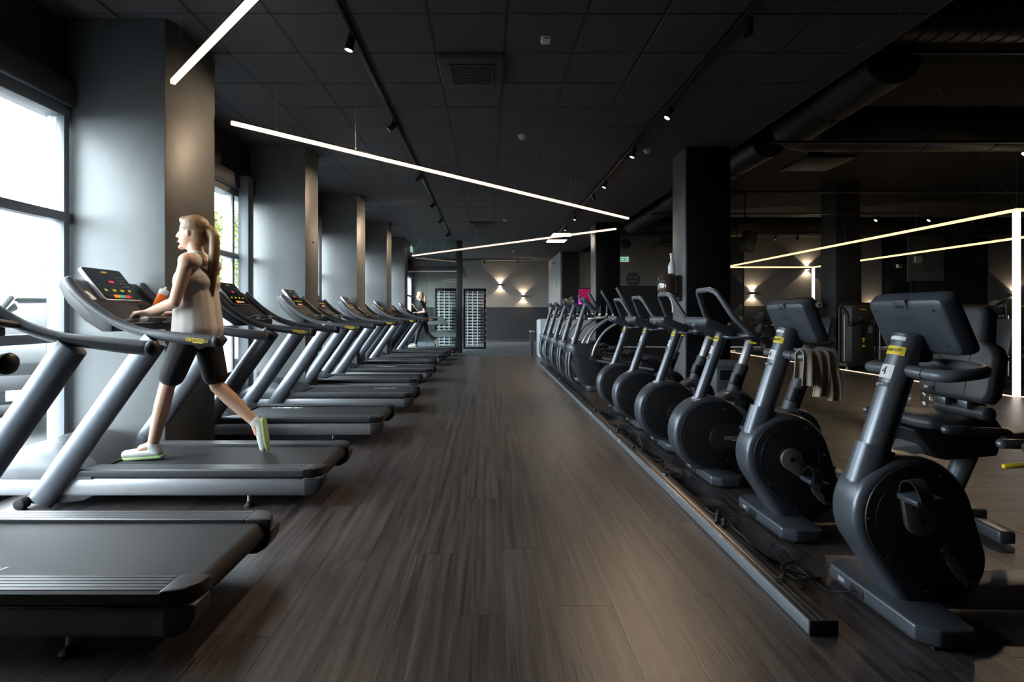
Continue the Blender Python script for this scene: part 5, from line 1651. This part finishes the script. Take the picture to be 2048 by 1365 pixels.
gpart('pane', 'booth_glass', -1.835, -0.99, 16.396, 16.404, 0.08, 2.56, 0)
gpart('upper_pane', 'booth_glass', -2.63, -0.99, 16.396, 16.404, 2.73, CZ, 0)
for i in range(9):
    B = NB(); x = -2.6 + 0.2*i
    tube(B, [(x - 0.22, 16.46, 2.73), (x + 0.18, 16.46, CZ - 0.02)], 0.007, n=6)
    part('lattice_bar', B, 'frame_dark', gb).location = (2.75, -16.40, 0)
for pts in ([(-2.6, 1.14), (-1.42, 1.14), (-1.22, 0.90), (-1.40, 0.89), (-2.6, 0.89)], [(-1.86, 0.64), (-1.0, 0.72), (-1.0, 0.50), (-1.66, 0.50)], [(-1.5, 0.73), (-1.0, 0.73), (-1.0, 0.63), (-1.86, 0.63)]):
    B = NB(); prism(B, pts, 'y', 16.385, 16.394); part('frosted_band', B, 'frosted', gb, smooth=False).location = (2.75, -16.40, 0)
gpart('side_beam', 'frame_dark', -0.90, -0.80, 16.5, 19.6, 2.58, 2.73)
gpart('side_pane', 'booth_glass', -0.854, -0.846, 16.5, 17.4, 0.08, 2.56, 0)
gpart('door_handle', 'chrome', -0.80, -0.77, 16.33, 16.36, 0.95, 1.25)

def turnstile(label, x, y):
    t = thing('turnstile', label, 'turnstile', (x, y, 0), 0, 'full height turnstiles')
    w, h = 0.72, 2.12
    for px in (0, w):
        pbox('post', 'rail_black', t, px - 0.04, px + 0.04, -0.05, 0.05, 0, h, 0.005)
    pbox('top_beam', 'rail_black', t, -0.04, w + 0.04, -0.06, 0.06, h - 0.10, h, 0.005)
    pbox('bottom_beam', 'rail_black', t, -0.04, w + 0.04, -0.06, 0.06, 0.0, 0.06, 0.005)
    for i in range(18):
        z = 0.14 + 0.105*i
        ptube('bar', 'frame_white', t, [(0.03, -0.03, z), (w - 0.16, -0.03, z)], 0.022, n=8)
        ptube('rotor_bar', 'rail_black', t, [(0.06, 0.12, z + 0.05), (w - 0.06, 0.25, z + 0.05)], 0.018, n=8)
        if i % 2: pbox('side_slot', 'silver_tube', t, w + 0.02, w + 0.045, -0.06, -0.045, z, z + 0.09, 0)
    for px in (0.12, 0.30, 0.47):
        ptube('vertical_bar', 'frame_white', t, [(px, -0.05, 0.1), (px, -0.05, h - 0.1)], 0.016, n=8)
    return t
turnstile('steel bar turnstile in the open, right of the glass booth', -0.83, 18.4)
turnstile('steel bar turnstile seen through the booth glass', -1.82, 18.3)

# ================================================================== reception desk
rd = thing('reception_desk', 'pale grey reception desk behind the cross trainers', 'desk', (1.46, 14.6, 0))
pbox('front', 'desk_grey', rd, 0.0, 1.60, 0.0, 0.06, 0, 1.05, 0.006)
pbox('side', 'desk_grey', rd, 0.0, 0.06, 0.06, 1.1, 0, 1.05, 0.006)
pbox('counter_top', 'desk_grey', rd, -0.02, 1.62, -0.02, 0.40, 1.05, 1.08, 0.006)
pbox('plinth', 'frame_dark', rd, 0.02, 1.58, 0.015, 0.06, 0, 0.07, 0)
t = thing('wall_screen', 'magenta wall screen behind the reception desk', 'screen', (3.62, YR - 0.06, 1.85))
pbox('bezel', 'rail_black', t, -0.33, 0.45, 0, 0.04, -0.30, 0.32, 0.005); pbox('picture', 'tv_magenta', t, -0.30, 0.42, -0.004, 0.0, -0.27, 0.29, 0)
B = NB(); prism(B, [(-0.30, 0.10), (-0.12, -0.05), (0.12, -0.27), (-0.30, -0.27)], 'z', 0, 0.002, frame((0, -0.005, 0), (1, 0, 0), (0, 0, 1))); part('picture_shape', B, 'tv_pink', t)
t = thing('slim_bin', 'slim dark bin left of the reception desk', 'bin', (1.29, 15.4, 0))
B = NB(); loft(B, [[(x, y, z) for x, y in rrect(w, w, 0.03)] for z, w in ((0, 0.10), (0.70, 0.12))]); part('body', B, 'frame_dark', t)
B = NB(); lathe(B, [(0.075, 0.70), (0.075, 0.73)], 18); part('lid', B, 'steel', t)
# ================================================================== people
def capsule(B, p0, r0, p1, r1, n=14, flat=None):
    a, b = Vector(p0), Vector(p1)
    d = (b - a).normalized() if (b - a).length > 1e-6 else Vector((0, 0, 1))
    u = Vector((0, 1, 0)); u = u - d*u.dot(d)
    if u.length < 0.1: u = Vector((1, 0, 0)) - d*d.x
    u.normalize(); v = d.cross(u)
    fu, fv = flat or (1, 1)
    rings = []
    for k in range(5):
        t = math.pi/2*(1 - k/4)
        rings.append((a - d*r0*math.sin(t), max(r0*math.cos(t), r0*0.04)))
    for k in range(5):
        t = math.pi/2*k/4
        rings.append((b + d*r1*math.sin(t), max(r1*math.cos(t), r1*0.04)))
    loft(B, [[c + u*q*fu*math.cos(2*math.pi*i/n) + v*q*fv*math.sin(2*math.pi*i/n) for i in range(n)] for c, q in rings])

def blob(name, B, m, parent, voxel=0.008, smooth=3):
    """fuse overlapping closed pieces into one continuous surface"""
    finish(B)
    me = bpy.data.meshes.new(name); B.to_mesh(me); B.free()
    o = bpy.data.objects.new(name, me); COL.objects.link(o)
    r = o.modifiers.new('r', 'REMESH'); r.mode = 'VOXEL'; r.voxel_size = voxel; r.use_smooth_shade = True
    s = o.modifiers.new('s', 'SMOOTH'); s.factor = 0.5; s.iterations = smooth
    bpy.context.view_layer.update()
    me2 = bpy.data.meshes.new_from_object(o.evaluated_get(bpy.context.evaluated_depsgraph_get()))
    bpy.data.objects.remove(o)
    me2.name = name
    me2.materials.clear(); me2.materials.append(MATS[m])
    me2.polygons.foreach_set('use_smooth', [True]*len(me2.polygons))
    o = bpy.data.objects.new(name, me2); COL.objects.link(o); o.parent = parent
    return o

def hand(B, wrist, tip, down, s, curl=0.6, scale=1.0):
    """palm, four curled fingers and a thumb; wrist->tip is the hand direction, down the palm side"""
    w, d = Vector(wrist), (Vector(tip) - Vector(wrist)).normalized()
    dn = Vector(down); dn = (dn - d*dn.dot(d)).normalized()
    side = d.cross(dn)*s
    k = scale
    for i in range(4):
        o = (i - 1.5)*0.019*k
        capsule(B, w + side*o*0.6 + d*0.01, 0.015*k, w + side*o + d*0.085*k, 0.0125*k)
        L = (0.075, 0.085, 0.080, 0.062)[i]*k
        k1 = w + side*o + d*0.088*k
        k2 = k1 + (d*math.cos(curl) + dn*math.sin(curl))*L*0.5
        k3 = k2 + (d*math.cos(curl*2.2) + dn*math.sin(curl*2.2))*L*0.5
        capsule(B, k1, 0.0095*k, k2, 0.0088*k); capsule(B, k2, 0.0088*k, k3, 0.0075*k)
    t0 = w + side*(-0.024*k) + d*0.03*k
    t1 = t0 + side*(-0.03*k) + d*0.03*k + dn*0.012*k
    t2 = t1 + d*0.03*k + dn*0.018*k
    capsule(B, t0, 0.013*k, t1, 0.011*k); capsule(B, t1, 0.0105*k, t2, 0.008*k)

def person(name, label, loc, J, skin, hair, top, bottom, shoe, sleeve=0.0, leg_cover=0.80, pony=True, rotz=0.0, vox=0.007, longpants=False):
    """J: joints. faces local -x; left is -y"""
    t = thing(name, label, 'person', loc, rotz)
    j = {k: Vector(v) for k, v in J.items()}
    B = NB()
    hc = j['head']; fw = Vector((-1, 0, 0))
    # trunk
    ps, ch, nk = j['pelvis'], j['chest'], j['neck']
    capsule(B, ps + Vector((0, -0.06, 0)), 0.105, ps + Vector((0, 0.06, 0)), 0.105)
    capsule(B, ps, 0.115, ch, 0.115, flat=(1.15, 0.82)); capsule(B, ch + Vector((0, -0.055, 0)), 0.105, ch + Vector((0, 0.055, 0)), 0.105)
    capsule(B, ch, 0.11, nk - Vector((0, 0, 0.05)), 0.07, flat=(1.3, 0.8))
    capsule(B, j['shoulder_l'], 0.058, j['shoulder_r'], 0.058)
    capsule(B, nk - Vector((0, 0, 0.04)), 0.056, hc + Vector((0.01, 0, -0.06)), 0.048)
    # head: skull, jaw, nose, chin, ears
    ell(B, hc + Vector((0.012, 0, 0.03)), (0.094, 0.074, 0.088))
    ell(B, hc + Vector((-0.022, 0, -0.035)), (0.066, 0.058, 0.080))
    capsule(B, hc + Vector((-0.088, 0, 0.012)), 0.010, hc + Vector((-0.104, 0, -0.018)), 0.013)
    ell(B, hc + Vector((-0.074, 0, -0.095)), (0.022, 0.026, 0.018))
    ell(B, hc + Vector((-0.085, 0, -0.055)), (0.014, 0.024, 0.010))
    for s in (-1, 1):
        ell(B, hc + Vector((0.01, s*0.075, -0.005)), (0.017, 0.008, 0.030))
        q = 'l' if s < 0 else 'r'
        sh, eb, wr, tip = j['shoulder_' + q], j['elbow_' + q], j['wrist_' + q], j['tip_' + q]
        capsule(B, sh, 0.050, eb, 0.036); capsule(B, eb, 0.037, eb + (wr - eb)*0.3, 0.037); capsule(B, eb + (wr - eb)*0.3, 0.036, wr, 0.024)
        hand(B, wr, tip, (0, 0, -1) if j.get('palm') is None else j['palm'], s, 0.75)
        hp, kn, an = j['hip_' + q], j['knee_' + q], j['ankle_' + q]
        capsule(B, hp, 0.088, hp + (kn - hp)*0.5, 0.072); capsule(B, hp + (kn - hp)*0.5, 0.072, kn, 0.050)
        capsule(B, kn, 0.050, kn + (an - kn)*0.35, 0.052); capsule(B, kn + (an - kn)*0.35, 0.052, an, 0.034)
        capsule(B, an, 0.034, an + (j['toe_' + q] - an)*0.4, 0.032)
    body = blob('body', B, skin, t, vox, 4)
    for s in (-1, 1):
        B = NB(); ell(B, hc + Vector((-0.060, s*0.031, 0.008)), (0.012, 0.014, 0.010), 12, 8); e = part('eye', B, 'eye_white', t)
        B = NB(); ell(B, hc + Vector((-0.0705, s*0.031, 0.008)), (0.004, 0.006, 0.006), 10, 6); part('iris', B, 'black_print', e)
        B = NB(); capsule(B, hc + Vector((-0.078, s*0.015, 0.030)), 0.004, hc + Vector((-0.066, s*0.046, 0.031)), 0.003); part('eyebrow', B, hair, t)
    B = NB(); capsule(B, hc + Vector((-0.093, -0.016, -0.056)), 0.005, hc + Vector((-0.093, 0.016, -0.056)), 0.005, flat=(1, 1)); part('mouth', B, 'lips', t)
    # hair
    B = NB()
    ell(B, hc + Vector((0.024, 0, 0.048)), (0.099, 0.084, 0.088))
    ell(B, hc + Vector((0.052, 0, 0.0)), (0.066, 0.076, 0.09))
    ell(B, hc + Vector((-0.035, 0, 0.092)), (0.05, 0.055, 0.035))
    if pony:
        bn_ = hc + Vector((0.115, 0, 0.03))
        ell(B, bn_, (0.036, 0.036, 0.036))
        P = cr([bn_, bn_ + Vector((0.045, -0.01, -0.05)), bn_ + Vector((0.05, -0.02, -0.20)), bn_ + Vector((0.035, -0.02, -0.36)), bn_ + Vector((0.03, -0.015, -0.46))], 4)
        for a, b in zip(P, P[1:]):
            k = P.index(a)/len(P)
            r_ = 0.030 + 0.014*math.sin(k*math.pi) - 0.018*k
            capsule(B, a, r_, b, r_)
    else:
        capsule(B, hc + Vector((0.05, -0.05, -0.03)), 0.05, hc + Vector((0.05, 0.05, -0.03)), 0.05)
    blob('hair', B, hair, t, 0.008, 3)
    # top
    B = NB(); g = 0.02
    hem = ps + Vector((0, 0, -0.045 if not longpants else 0.0))
    capsule(B, hem + Vector((0, -0.06, 0)), 0.105 + g, hem + Vector((0, 0.06, 0)), 0.105 + g)
    capsule(B, hem, 0.115 + g, ch, 0.115 + g, flat=(1.2, 0.88)); capsule(B, ch + Vector((0, -0.055, 0)), 0.105 + g, ch + Vector((0, 0.055, 0)), 0.105 + g)
    capsule(B, ch, 0.11 + g, nk - Vector((0, 0, 0.065)), 0.068 + g, flat=(1.3, 0.82))
    for s, q in ((-1, 'l'), (1, 'r')):
        sh, eb = j['shoulder_' + q], j['elbow_' + q]
        capsule(B, sh*1.0 + Vector((0, -s*0.10, 0.005)), 0.06, sh + Vector((0, -s*0.03, 0)), 0.056 + g*0.6)
        if sleeve: capsule(B, sh, 0.060, sh + (eb - sh)*sleeve, 0.056)
    for s in (-1, 1):
        capsule(B, hem + Vector((0, s*0.05, -0.015)), 0.143, ch + Vector((0, s*0.05, -0.08)), 0.118)
    blob('shirt', B, top, t, 0.009, 4)
    # bottoms
    B = NB(); g = 0.016
    capsule(B, ps + Vector((0, -0.06, 0)), 0.105 + g*0.7, ps + Vector((0, 0.06, 0)), 0.105 + g*0.7)
    for q in 'lr':
        hp, kn, an = j['hip_' + q], j['knee_' + q], j['ankle_' + q]
        e_ = hp + (kn - hp)*leg_cover
        capsule(B, hp, 0.086 + g*0.7, e_, 0.074 + (g if longpants else 0.012))
        if longpants:
            capsule(B, e_, 0.072 + g*0.5, kn, 0.054 + g*0.5); capsule(B, kn, 0.054 + g*0.5, an + (kn - an)*0.12, 0.040 + g*0.3)
    blob('shorts' if not longpants else 'leggings', B, bottom, t, 0.009, 4)
    for q in 'lr':
        an, to = j['ankle_' + q], j['toe_' + q]
        d = (to - an)
        f = Vector((d.x, d.y, 0)).normalized() if abs(d.x) > 0.05 and d.z > -0.12 else d.normalized()
        hl = an - f*0.035 + Vector((0, 0, -0.045)) if f.z == 0 else an + Vector((0.035, 0, -0.01))
        B = NB()
        capsule(B, hl, 0.036, hl + (to - hl)*0.5, 0.038, flat=(1.0, 1.0)); capsule(B, hl + (to - hl)*0.5, 0.038, to, 0.030)
        capsule(B, an + Vector((0, 0, 0.005)), 0.040, hl, 0.036)
        sh = blob('shoe', B, shoe, t, 0.007, 3)
        ax_ = (to - hl).normalized()
        up_ = Vector((0, 0, 1)); up_ = (up_ - ax_*up_.dot(ax_)).normalized()
        if ax_.z < -0.6: up_ = Vector((-1, 0, 0)); up_ = (up_ - ax_*up_.dot(ax_)).normalized()
        B = NB()
        SMx = frame(hl - up_*0.030, ax_, up_.cross(ax_))
        Ls = (to - hl).length
        prism(B, [(-0.045, -0.02), (-0.03, -0.034), (Ls*0.5, -0.038), (Ls*0.85, -0.036), (Ls + 0.03, -0.016), (Ls + 0.03, 0.016), (Ls*0.85, 0.036), (Ls*0.5, 0.038), (-0.03, 0.034), (-0.045, 0.02)], 'z', -0.008, 0.010, SMx)
        part('sole', B, 'shoe_green', sh, 0.005)
    return t

woman = {'pelvis': (0.0, 0, 0.95), 'chest': (-0.01, 0, 1.22), 'neck': (-0.005, 0, 1.43), 'head': (-0.045, 0, 1.565),
         'shoulder_l': (0.015, -0.165, 1.355), 'shoulder_r': (0.015, 0.165, 1.355),
         'elbow_l': (-0.035, -0.225, 1.075), 'elbow_r': (-0.035, 0.225, 1.075), 'wrist_l': (-0.235, -0.175, 1.015), 'wrist_r': (-0.235, 0.175, 1.015),
         'tip_l': (-0.40, -0.155, 0.998), 'tip_r': (-0.40, 0.155, 0.998),
         'hip_l': (0, -0.085, 0.90), 'hip_r': (0, 0.085, 0.90), 'knee_l': (-0.165, -0.09, 0.505), 'knee_r': (0.085, 0.09, 0.48),
         'ankle_l': (-0.265, -0.09, 0.095), 'ankle_r': (0.36, 0.09, 0.215), 'toe_l': (-0.44, -0.10, 0.036), 'toe_r': (0.42, 0.09, 0.036)}
person('person', 'person with blond ponytail, sleeveless white top and black shorts walking on a treadmill', (-2.04, 3.685, 0.229), woman, 'skin', 'hair_blond', 'cloth_white', 'cloth_black', 'shoe_white')
runner = {'pelvis': (0.02, 0, 0.92), 'chest': (-0.03, 0, 1.19), 'neck': (-0.05, 0, 1.39), 'head': (-0.085, 0, 1.53),
          'shoulder_l': (-0.03, -0.165, 1.32), 'shoulder_r': (-0.03, 0.165, 1.32),
          'elbow_l': (0.09, -0.23, 1.06), 'elbow_r': (-0.10, 0.22, 1.04), 'wrist_l': (-0.14, -0.19, 1.03), 'wrist_r': (-0.26, 0.14, 1.20),
          'tip_l': (-0.30, -0.16, 1.06), 'tip_r': (-0.32, 0.12, 1.34),
          'hip_l': (0.02, -0.085, 0.88), 'hip_r': (0.02, 0.085, 0.88), 'knee_l': (-0.13, -0.09, 0.48), 'knee_r': (0.10, 0.09, 0.46),
          'ankle_l': (-0.20, -0.09, 0.095), 'ankle_r': (0.37, 0.09, 0.20), 'toe_l': (-0.38, -0.10, 0.036), 'toe_r': (0.43, 0.09, 0.036)}
person('person', 'person in black T-shirt and dark leggings running on the farthest treadmill', (-1.93, 15.45, 0.229), runner, 'skin_pale', 'hair_light', 'cloth_black', 'cloth_charcoal', 'shoe_white', sleeve=0.5, longpants=True, pony=True, vox=0.010)
clerk = {'pelvis': (0.0, 0, 0.95), 'chest': (-0.02, 0, 1.21), 'neck': (-0.02, 0, 1.41), 'head': (-0.06, 0, 1.54),
         'shoulder_l': (0, -0.165, 1.34), 'shoulder_r': (0, 0.165, 1.34), 'elbow_l': (-0.04, -0.21, 1.06), 'elbow_r': (-0.04, 0.21, 1.06), 'wrist_l': (-0.22, -0.15, 1.08), 'wrist_r': (-0.22, 0.15, 1.08),
         'tip_l': (-0.38, -0.12, 1.09), 'tip_r': (-0.38, 0.12, 1.09), 'hip_l': (0, -0.085, 0.90), 'hip_r': (0, 0.085, 0.90), 'knee_l': (-0.02, -0.09, 0.49), 'knee_r': (-0.01, 0.09, 0.49),
         'ankle_l': (0.0, -0.09, 0.09), 'ankle_r': (0.0, 0.09, 0.09), 'toe_l': (-0.16, -0.10, 0.036), 'toe_r': (-0.16, 0.10, 0.036)}
person('person', 'blond person standing behind the reception desk, mostly hidden by cross trainers', (2.32, 15.42, 0.0), clerk, 'skin_pale', 'hair_light', 'cloth_black', 'cloth_black', 'shoe_white', sleeve=0.5, longpants=True, pony=False, rotz=R(60), vox=0.010)
# ================================================================== outside the windows
GZ = -0.10
B = NB(); box(B, -60, XL - 0.12, -25, 70, GZ - 0.2, GZ)
struct(part('ground', B, 'asphalt', smooth=False), 'grey parking lot outside the windows')
B = NB(); box(B, -3.9, XL - 0.12, -6, 30, GZ, -0.04)
struct(part('pavement', B, 'desk_grey', None, 0.01), 'pale pavement along the window front')

def make_car(name, label, loc, rotz, paint, lights=True):
    """car facing local -y, about 4.5 x 1.85 x 1.62 m"""
    t = thing(name, label, 'car', loc, rotz)
    W = 0.92
    def ring(y, zb, zs, zt, ws, wt, wb=0.86):
        """half profile: sill, side, shoulder, top"""
        h = [(wb*W*0.6, zb), (wb*W, zb + 0.05), (ws*W, zs*0.6 + zb*0.4), (ws*W*0.985, zs), (wt*W*1.02, zs + (zt - zs)*0.55), (wt*W*0.90, zt - 0.02), (wt*W*0.5, zt)]
        return [(x, y, z) for x, z in h] + [(-x, y, z) for x, z in h[::-1]]
    B = NB()
    loft(B, [ring(-2.22, 0.32, 0.55, 0.66, 0.80, 0.70, 0.72), ring(-2.18, 0.24, 0.62, 0.80, 0.90, 0.84, 0.80), ring(-1.95, 0.20, 0.72, 0.93, 0.98, 0.90), ring(-1.2, 0.20, 0.82, 1.02, 1.0, 0.90), ring(-0.85, 0.20, 0.88, 1.06, 1.0, 0.90),
             ring(1.6, 0.20, 0.92, 1.08, 1.0, 0.88), ring(2.1, 0.24, 0.92, 1.06, 0.98, 0.86), ring(2.25, 0.34, 0.80, 0.95, 0.90, 0.80, 0.75)])
    part('body', B, paint, t, 0.02, 2)
    B = NB()
    def cab(y, z0, z1, w0, w1): return [(w0, y, z0), (w1, y, z1), (-w1, y, z1), (-w0, y, z0)]
    loft(B, [[(0.80, -0.95, 1.03), (0.62, -0.25, 1.52), (-0.62, -0.25, 1.52), (-0.80, -0.95, 1.03)], [(0.83, 0.0, 1.05), (0.64, 0.1, 1.57), (-0.64, 0.1, 1.57), (-0.83, 0.0, 1.05)],
             [(0.83, 1.2, 1.05), (0.63, 1.1, 1.57), (-0.63, 1.1, 1.57), (-0.83, 1.2, 1.05)], [(0.78, 2.05, 1.05), (0.58, 1.65, 1.50), (-0.58, 1.65, 1.50), (-0.78, 2.05, 1.05)]])
    part('windows', B, 'car_glass', t, 0.03, 2)
    B = NB(); loft(B, [[(x, y, z) for x, z in ((w, z0), (w*0.92, z0 + 0.035), (-w*0.92, z0 + 0.035), (-w, z0))] for y, w, z0 in ((-0.25, 0.64, 1.51), (0.1, 0.66, 1.565), (1.1, 0.655, 1.565), (1.68, 0.60, 1.50))])
    part('roof', B, paint, t, 0.015, 2)
    for s in (-1, 1):
        for y in (-0.62, 0.45, 1.5):
            B = NB()
            tube(B, [(s*0.825, y - (0.25 if y < 0 else 0.03), 1.04), (s*0.645, y + (0.35 if y < 0 else 0.0), 1.55)], 0.035, n=8); part('roof_pillar', B, paint, t)
        pbox('mirror', paint, t, s*1.0 - 0.10, s*1.0 + 0.10, -0.72, -0.58, 1.02, 1.16, 0.04)
        for y in (-1.38, 1.36):
            M = Matrix.Translation((s*0.80, y, 0.335)) @ Matrix.Rotation(R(90), 4, 'Y')
            B = NB(); lathe(B, [(0.20, -0.11), (0.32, -0.11), (0.335, -0.07), (0.335, 0.07), (0.32, 0.11), (0.20, 0.11)], 28, M); w = part('wheel', B, 'tyre', t)
            B = NB(); lathe(B, [(0.05, -0.118), (0.215, -0.112), (0.215, 0.112), (0.05, 0.118)], 24, M); part('rim', B, 'steel', w)
        # headlamp and fog lamp
        B = NB(); prism(B, [(s*0.40, 0.74), (s*0.84, 0.78), (s*0.86, 0.66), (s*0.52, 0.66)], 'y', -2.19, -1.96); h = part('headlamp', B, 'chrome', t, 0.01)
        B = NB(); ell(B, (s*0.62, -2.20, 0.715), (0.045, 0.02, 0.035)); part('lens', B, 'device_white', h)
        B = NB(); ell(B, (s*0.72, -2.17, 0.42), (0.075, 0.05, 0.045)); part('fog_lamp', B, 'chrome', t)
    pbox('grille', 'plastic_black', t, -0.42, 0.42, -2.235, -2.1, 0.50, 0.68, 0.02)
    pbox('lower_grille', 'plastic_black', t, -0.62, 0.62, -2.235, -2.1, 0.27, 0.38, 0.02)
    pbox('number_plate', 'device_white', t, -0.26, 0.26, -2.245, -2.23, 0.41, 0.52, 0.004)
    return t
make_car('parked_car', 'grey green car parked nose to the first window', (-5.95, 7.55, GZ), R(30), 'car_paint')
make_car('parked_car', 'white car glimpsed through the second window', (-6.4, 13.2, GZ), R(12), 'car_white')
make_car('parked_car', 'small red car far across the parking lot', (-24.5, 24.5, GZ), R(60), 'car_red')

def tree(label, x, y, h, rad, m, n=2600, seed=1):
    rn_ = random.Random(seed)
    t = thing('tree', label, 'tree', (x, y, GZ), 0, 'trees outside the windows')
    ptube('trunk', 'bark', t, cr([(0, 0, 0), (0.05, 0.05, h*0.3), (-0.05, 0, h*0.6), (0, 0.05, h*0.85)], 4), [0.14, 0.11, 0.07, 0.03], n=8)
    B = NB()
    for i in range(n):
        # leaves on a lumpy crown
        a = rn_.uniform(0, 2*math.pi); u_ = rn_.uniform(-1, 1)
        q = rad*(0.55 + 0.45*rn_.random())*(0.8 + 0.35*noise.noise(Vector((math.cos(a)*1.7 + seed, math.sin(a)*1.7, u_*2.2))))
        p = Vector((q*math.cos(a)*math.sqrt(1 - u_*u_*0.8), q*math.sin(a)*math.sqrt(1 - u_*u_*0.8), h*0.55 + u_*h*0.47))
        s = rn_.uniform(0.05, 0.11)
        e1 = Vector((rn_.uniform(-1, 1), rn_.uniform(-1, 1), rn_.uniform(-1, 1))).normalized()
        e2 = e1.cross(Vector((rn_.uniform(-1, 1), rn_.uniform(-1, 1), rn_.uniform(-1, 1)))).normalized()
        vs = [B.verts.new(p + e1*s), B.verts.new(p + e2*s*0.6), B.verts.new(p - e1*s), B.verts.new(p - e2*s*0.6)]
        B.faces.new(vs)
    me = bpy.data.meshes.new('foliage'); B.to_mesh(me); B.free()
    me.materials.append(MATS[m])
    o = bpy.data.objects.new('foliage', me); COL.objects.link(o); o.parent = t
    o['kind'] = 'stuff'
k = 0
for x, y, h, r_, m, lab in ((-8.5, 17.3, 4.6, 1.5, 'leaf_yellow', 'yellow green tree seen through the second window on the left'),
                            (-10.6, 21.6, 5.2, 1.7, 'leaf_green', 'green tree in the middle of the second window'),
                            (-8.6, 24.5, 5.6, 1.6, 'leaf_yellow', 'yellow green tree at the right edge of the second window'),
                            (-15.0, 29.5, 6.0, 2.2, 'leaf_green', 'farther green tree behind the first row of trees'),
                            (-8.0, 29.5, 5.6, 1.8, 'leaf_yellow', 'yellow green tree glimpsed between the far pillars')):
    k += 1
    tree(lab, x, y, h, r_, m, 3200, k)
# pale buildings beyond the parking lot
for i, (x, y, w, d, h, m, lab) in enumerate(((-46, 30, 9, 6, 4.2, 'facade', 'low pale building far across the parking lot on the left'), (-36, 34, 6, 5, 3.4, 'facade_warm', 'small warm toned building far across the parking lot'), (-52, 50, 14, 8, 6.0, 'facade', 'long pale building on the horizon'))):
    t = thing('distant_building', lab, 'building', (x, y, GZ), 0, 'buildings across the parking lot')
    pbox('wall', m, t, -w/2, w/2, -d/2, d/2, 0, h, 0)
    pbox('roof_edge', 'desk_grey', t, -w/2 - 0.2, w/2 + 0.2, -d/2 - 0.2, d/2 + 0.2, h, h + 0.3, 0)
    for q_ in range(int(w/2)):
        f = pbox('window', 'car_glass', t, -w/2 + 0.6 + 2*q_, -w/2 + 1.8 + 2*q_, -d/2 - 0.02, -d/2 + 0.02, 1.0, 2.2, 0)
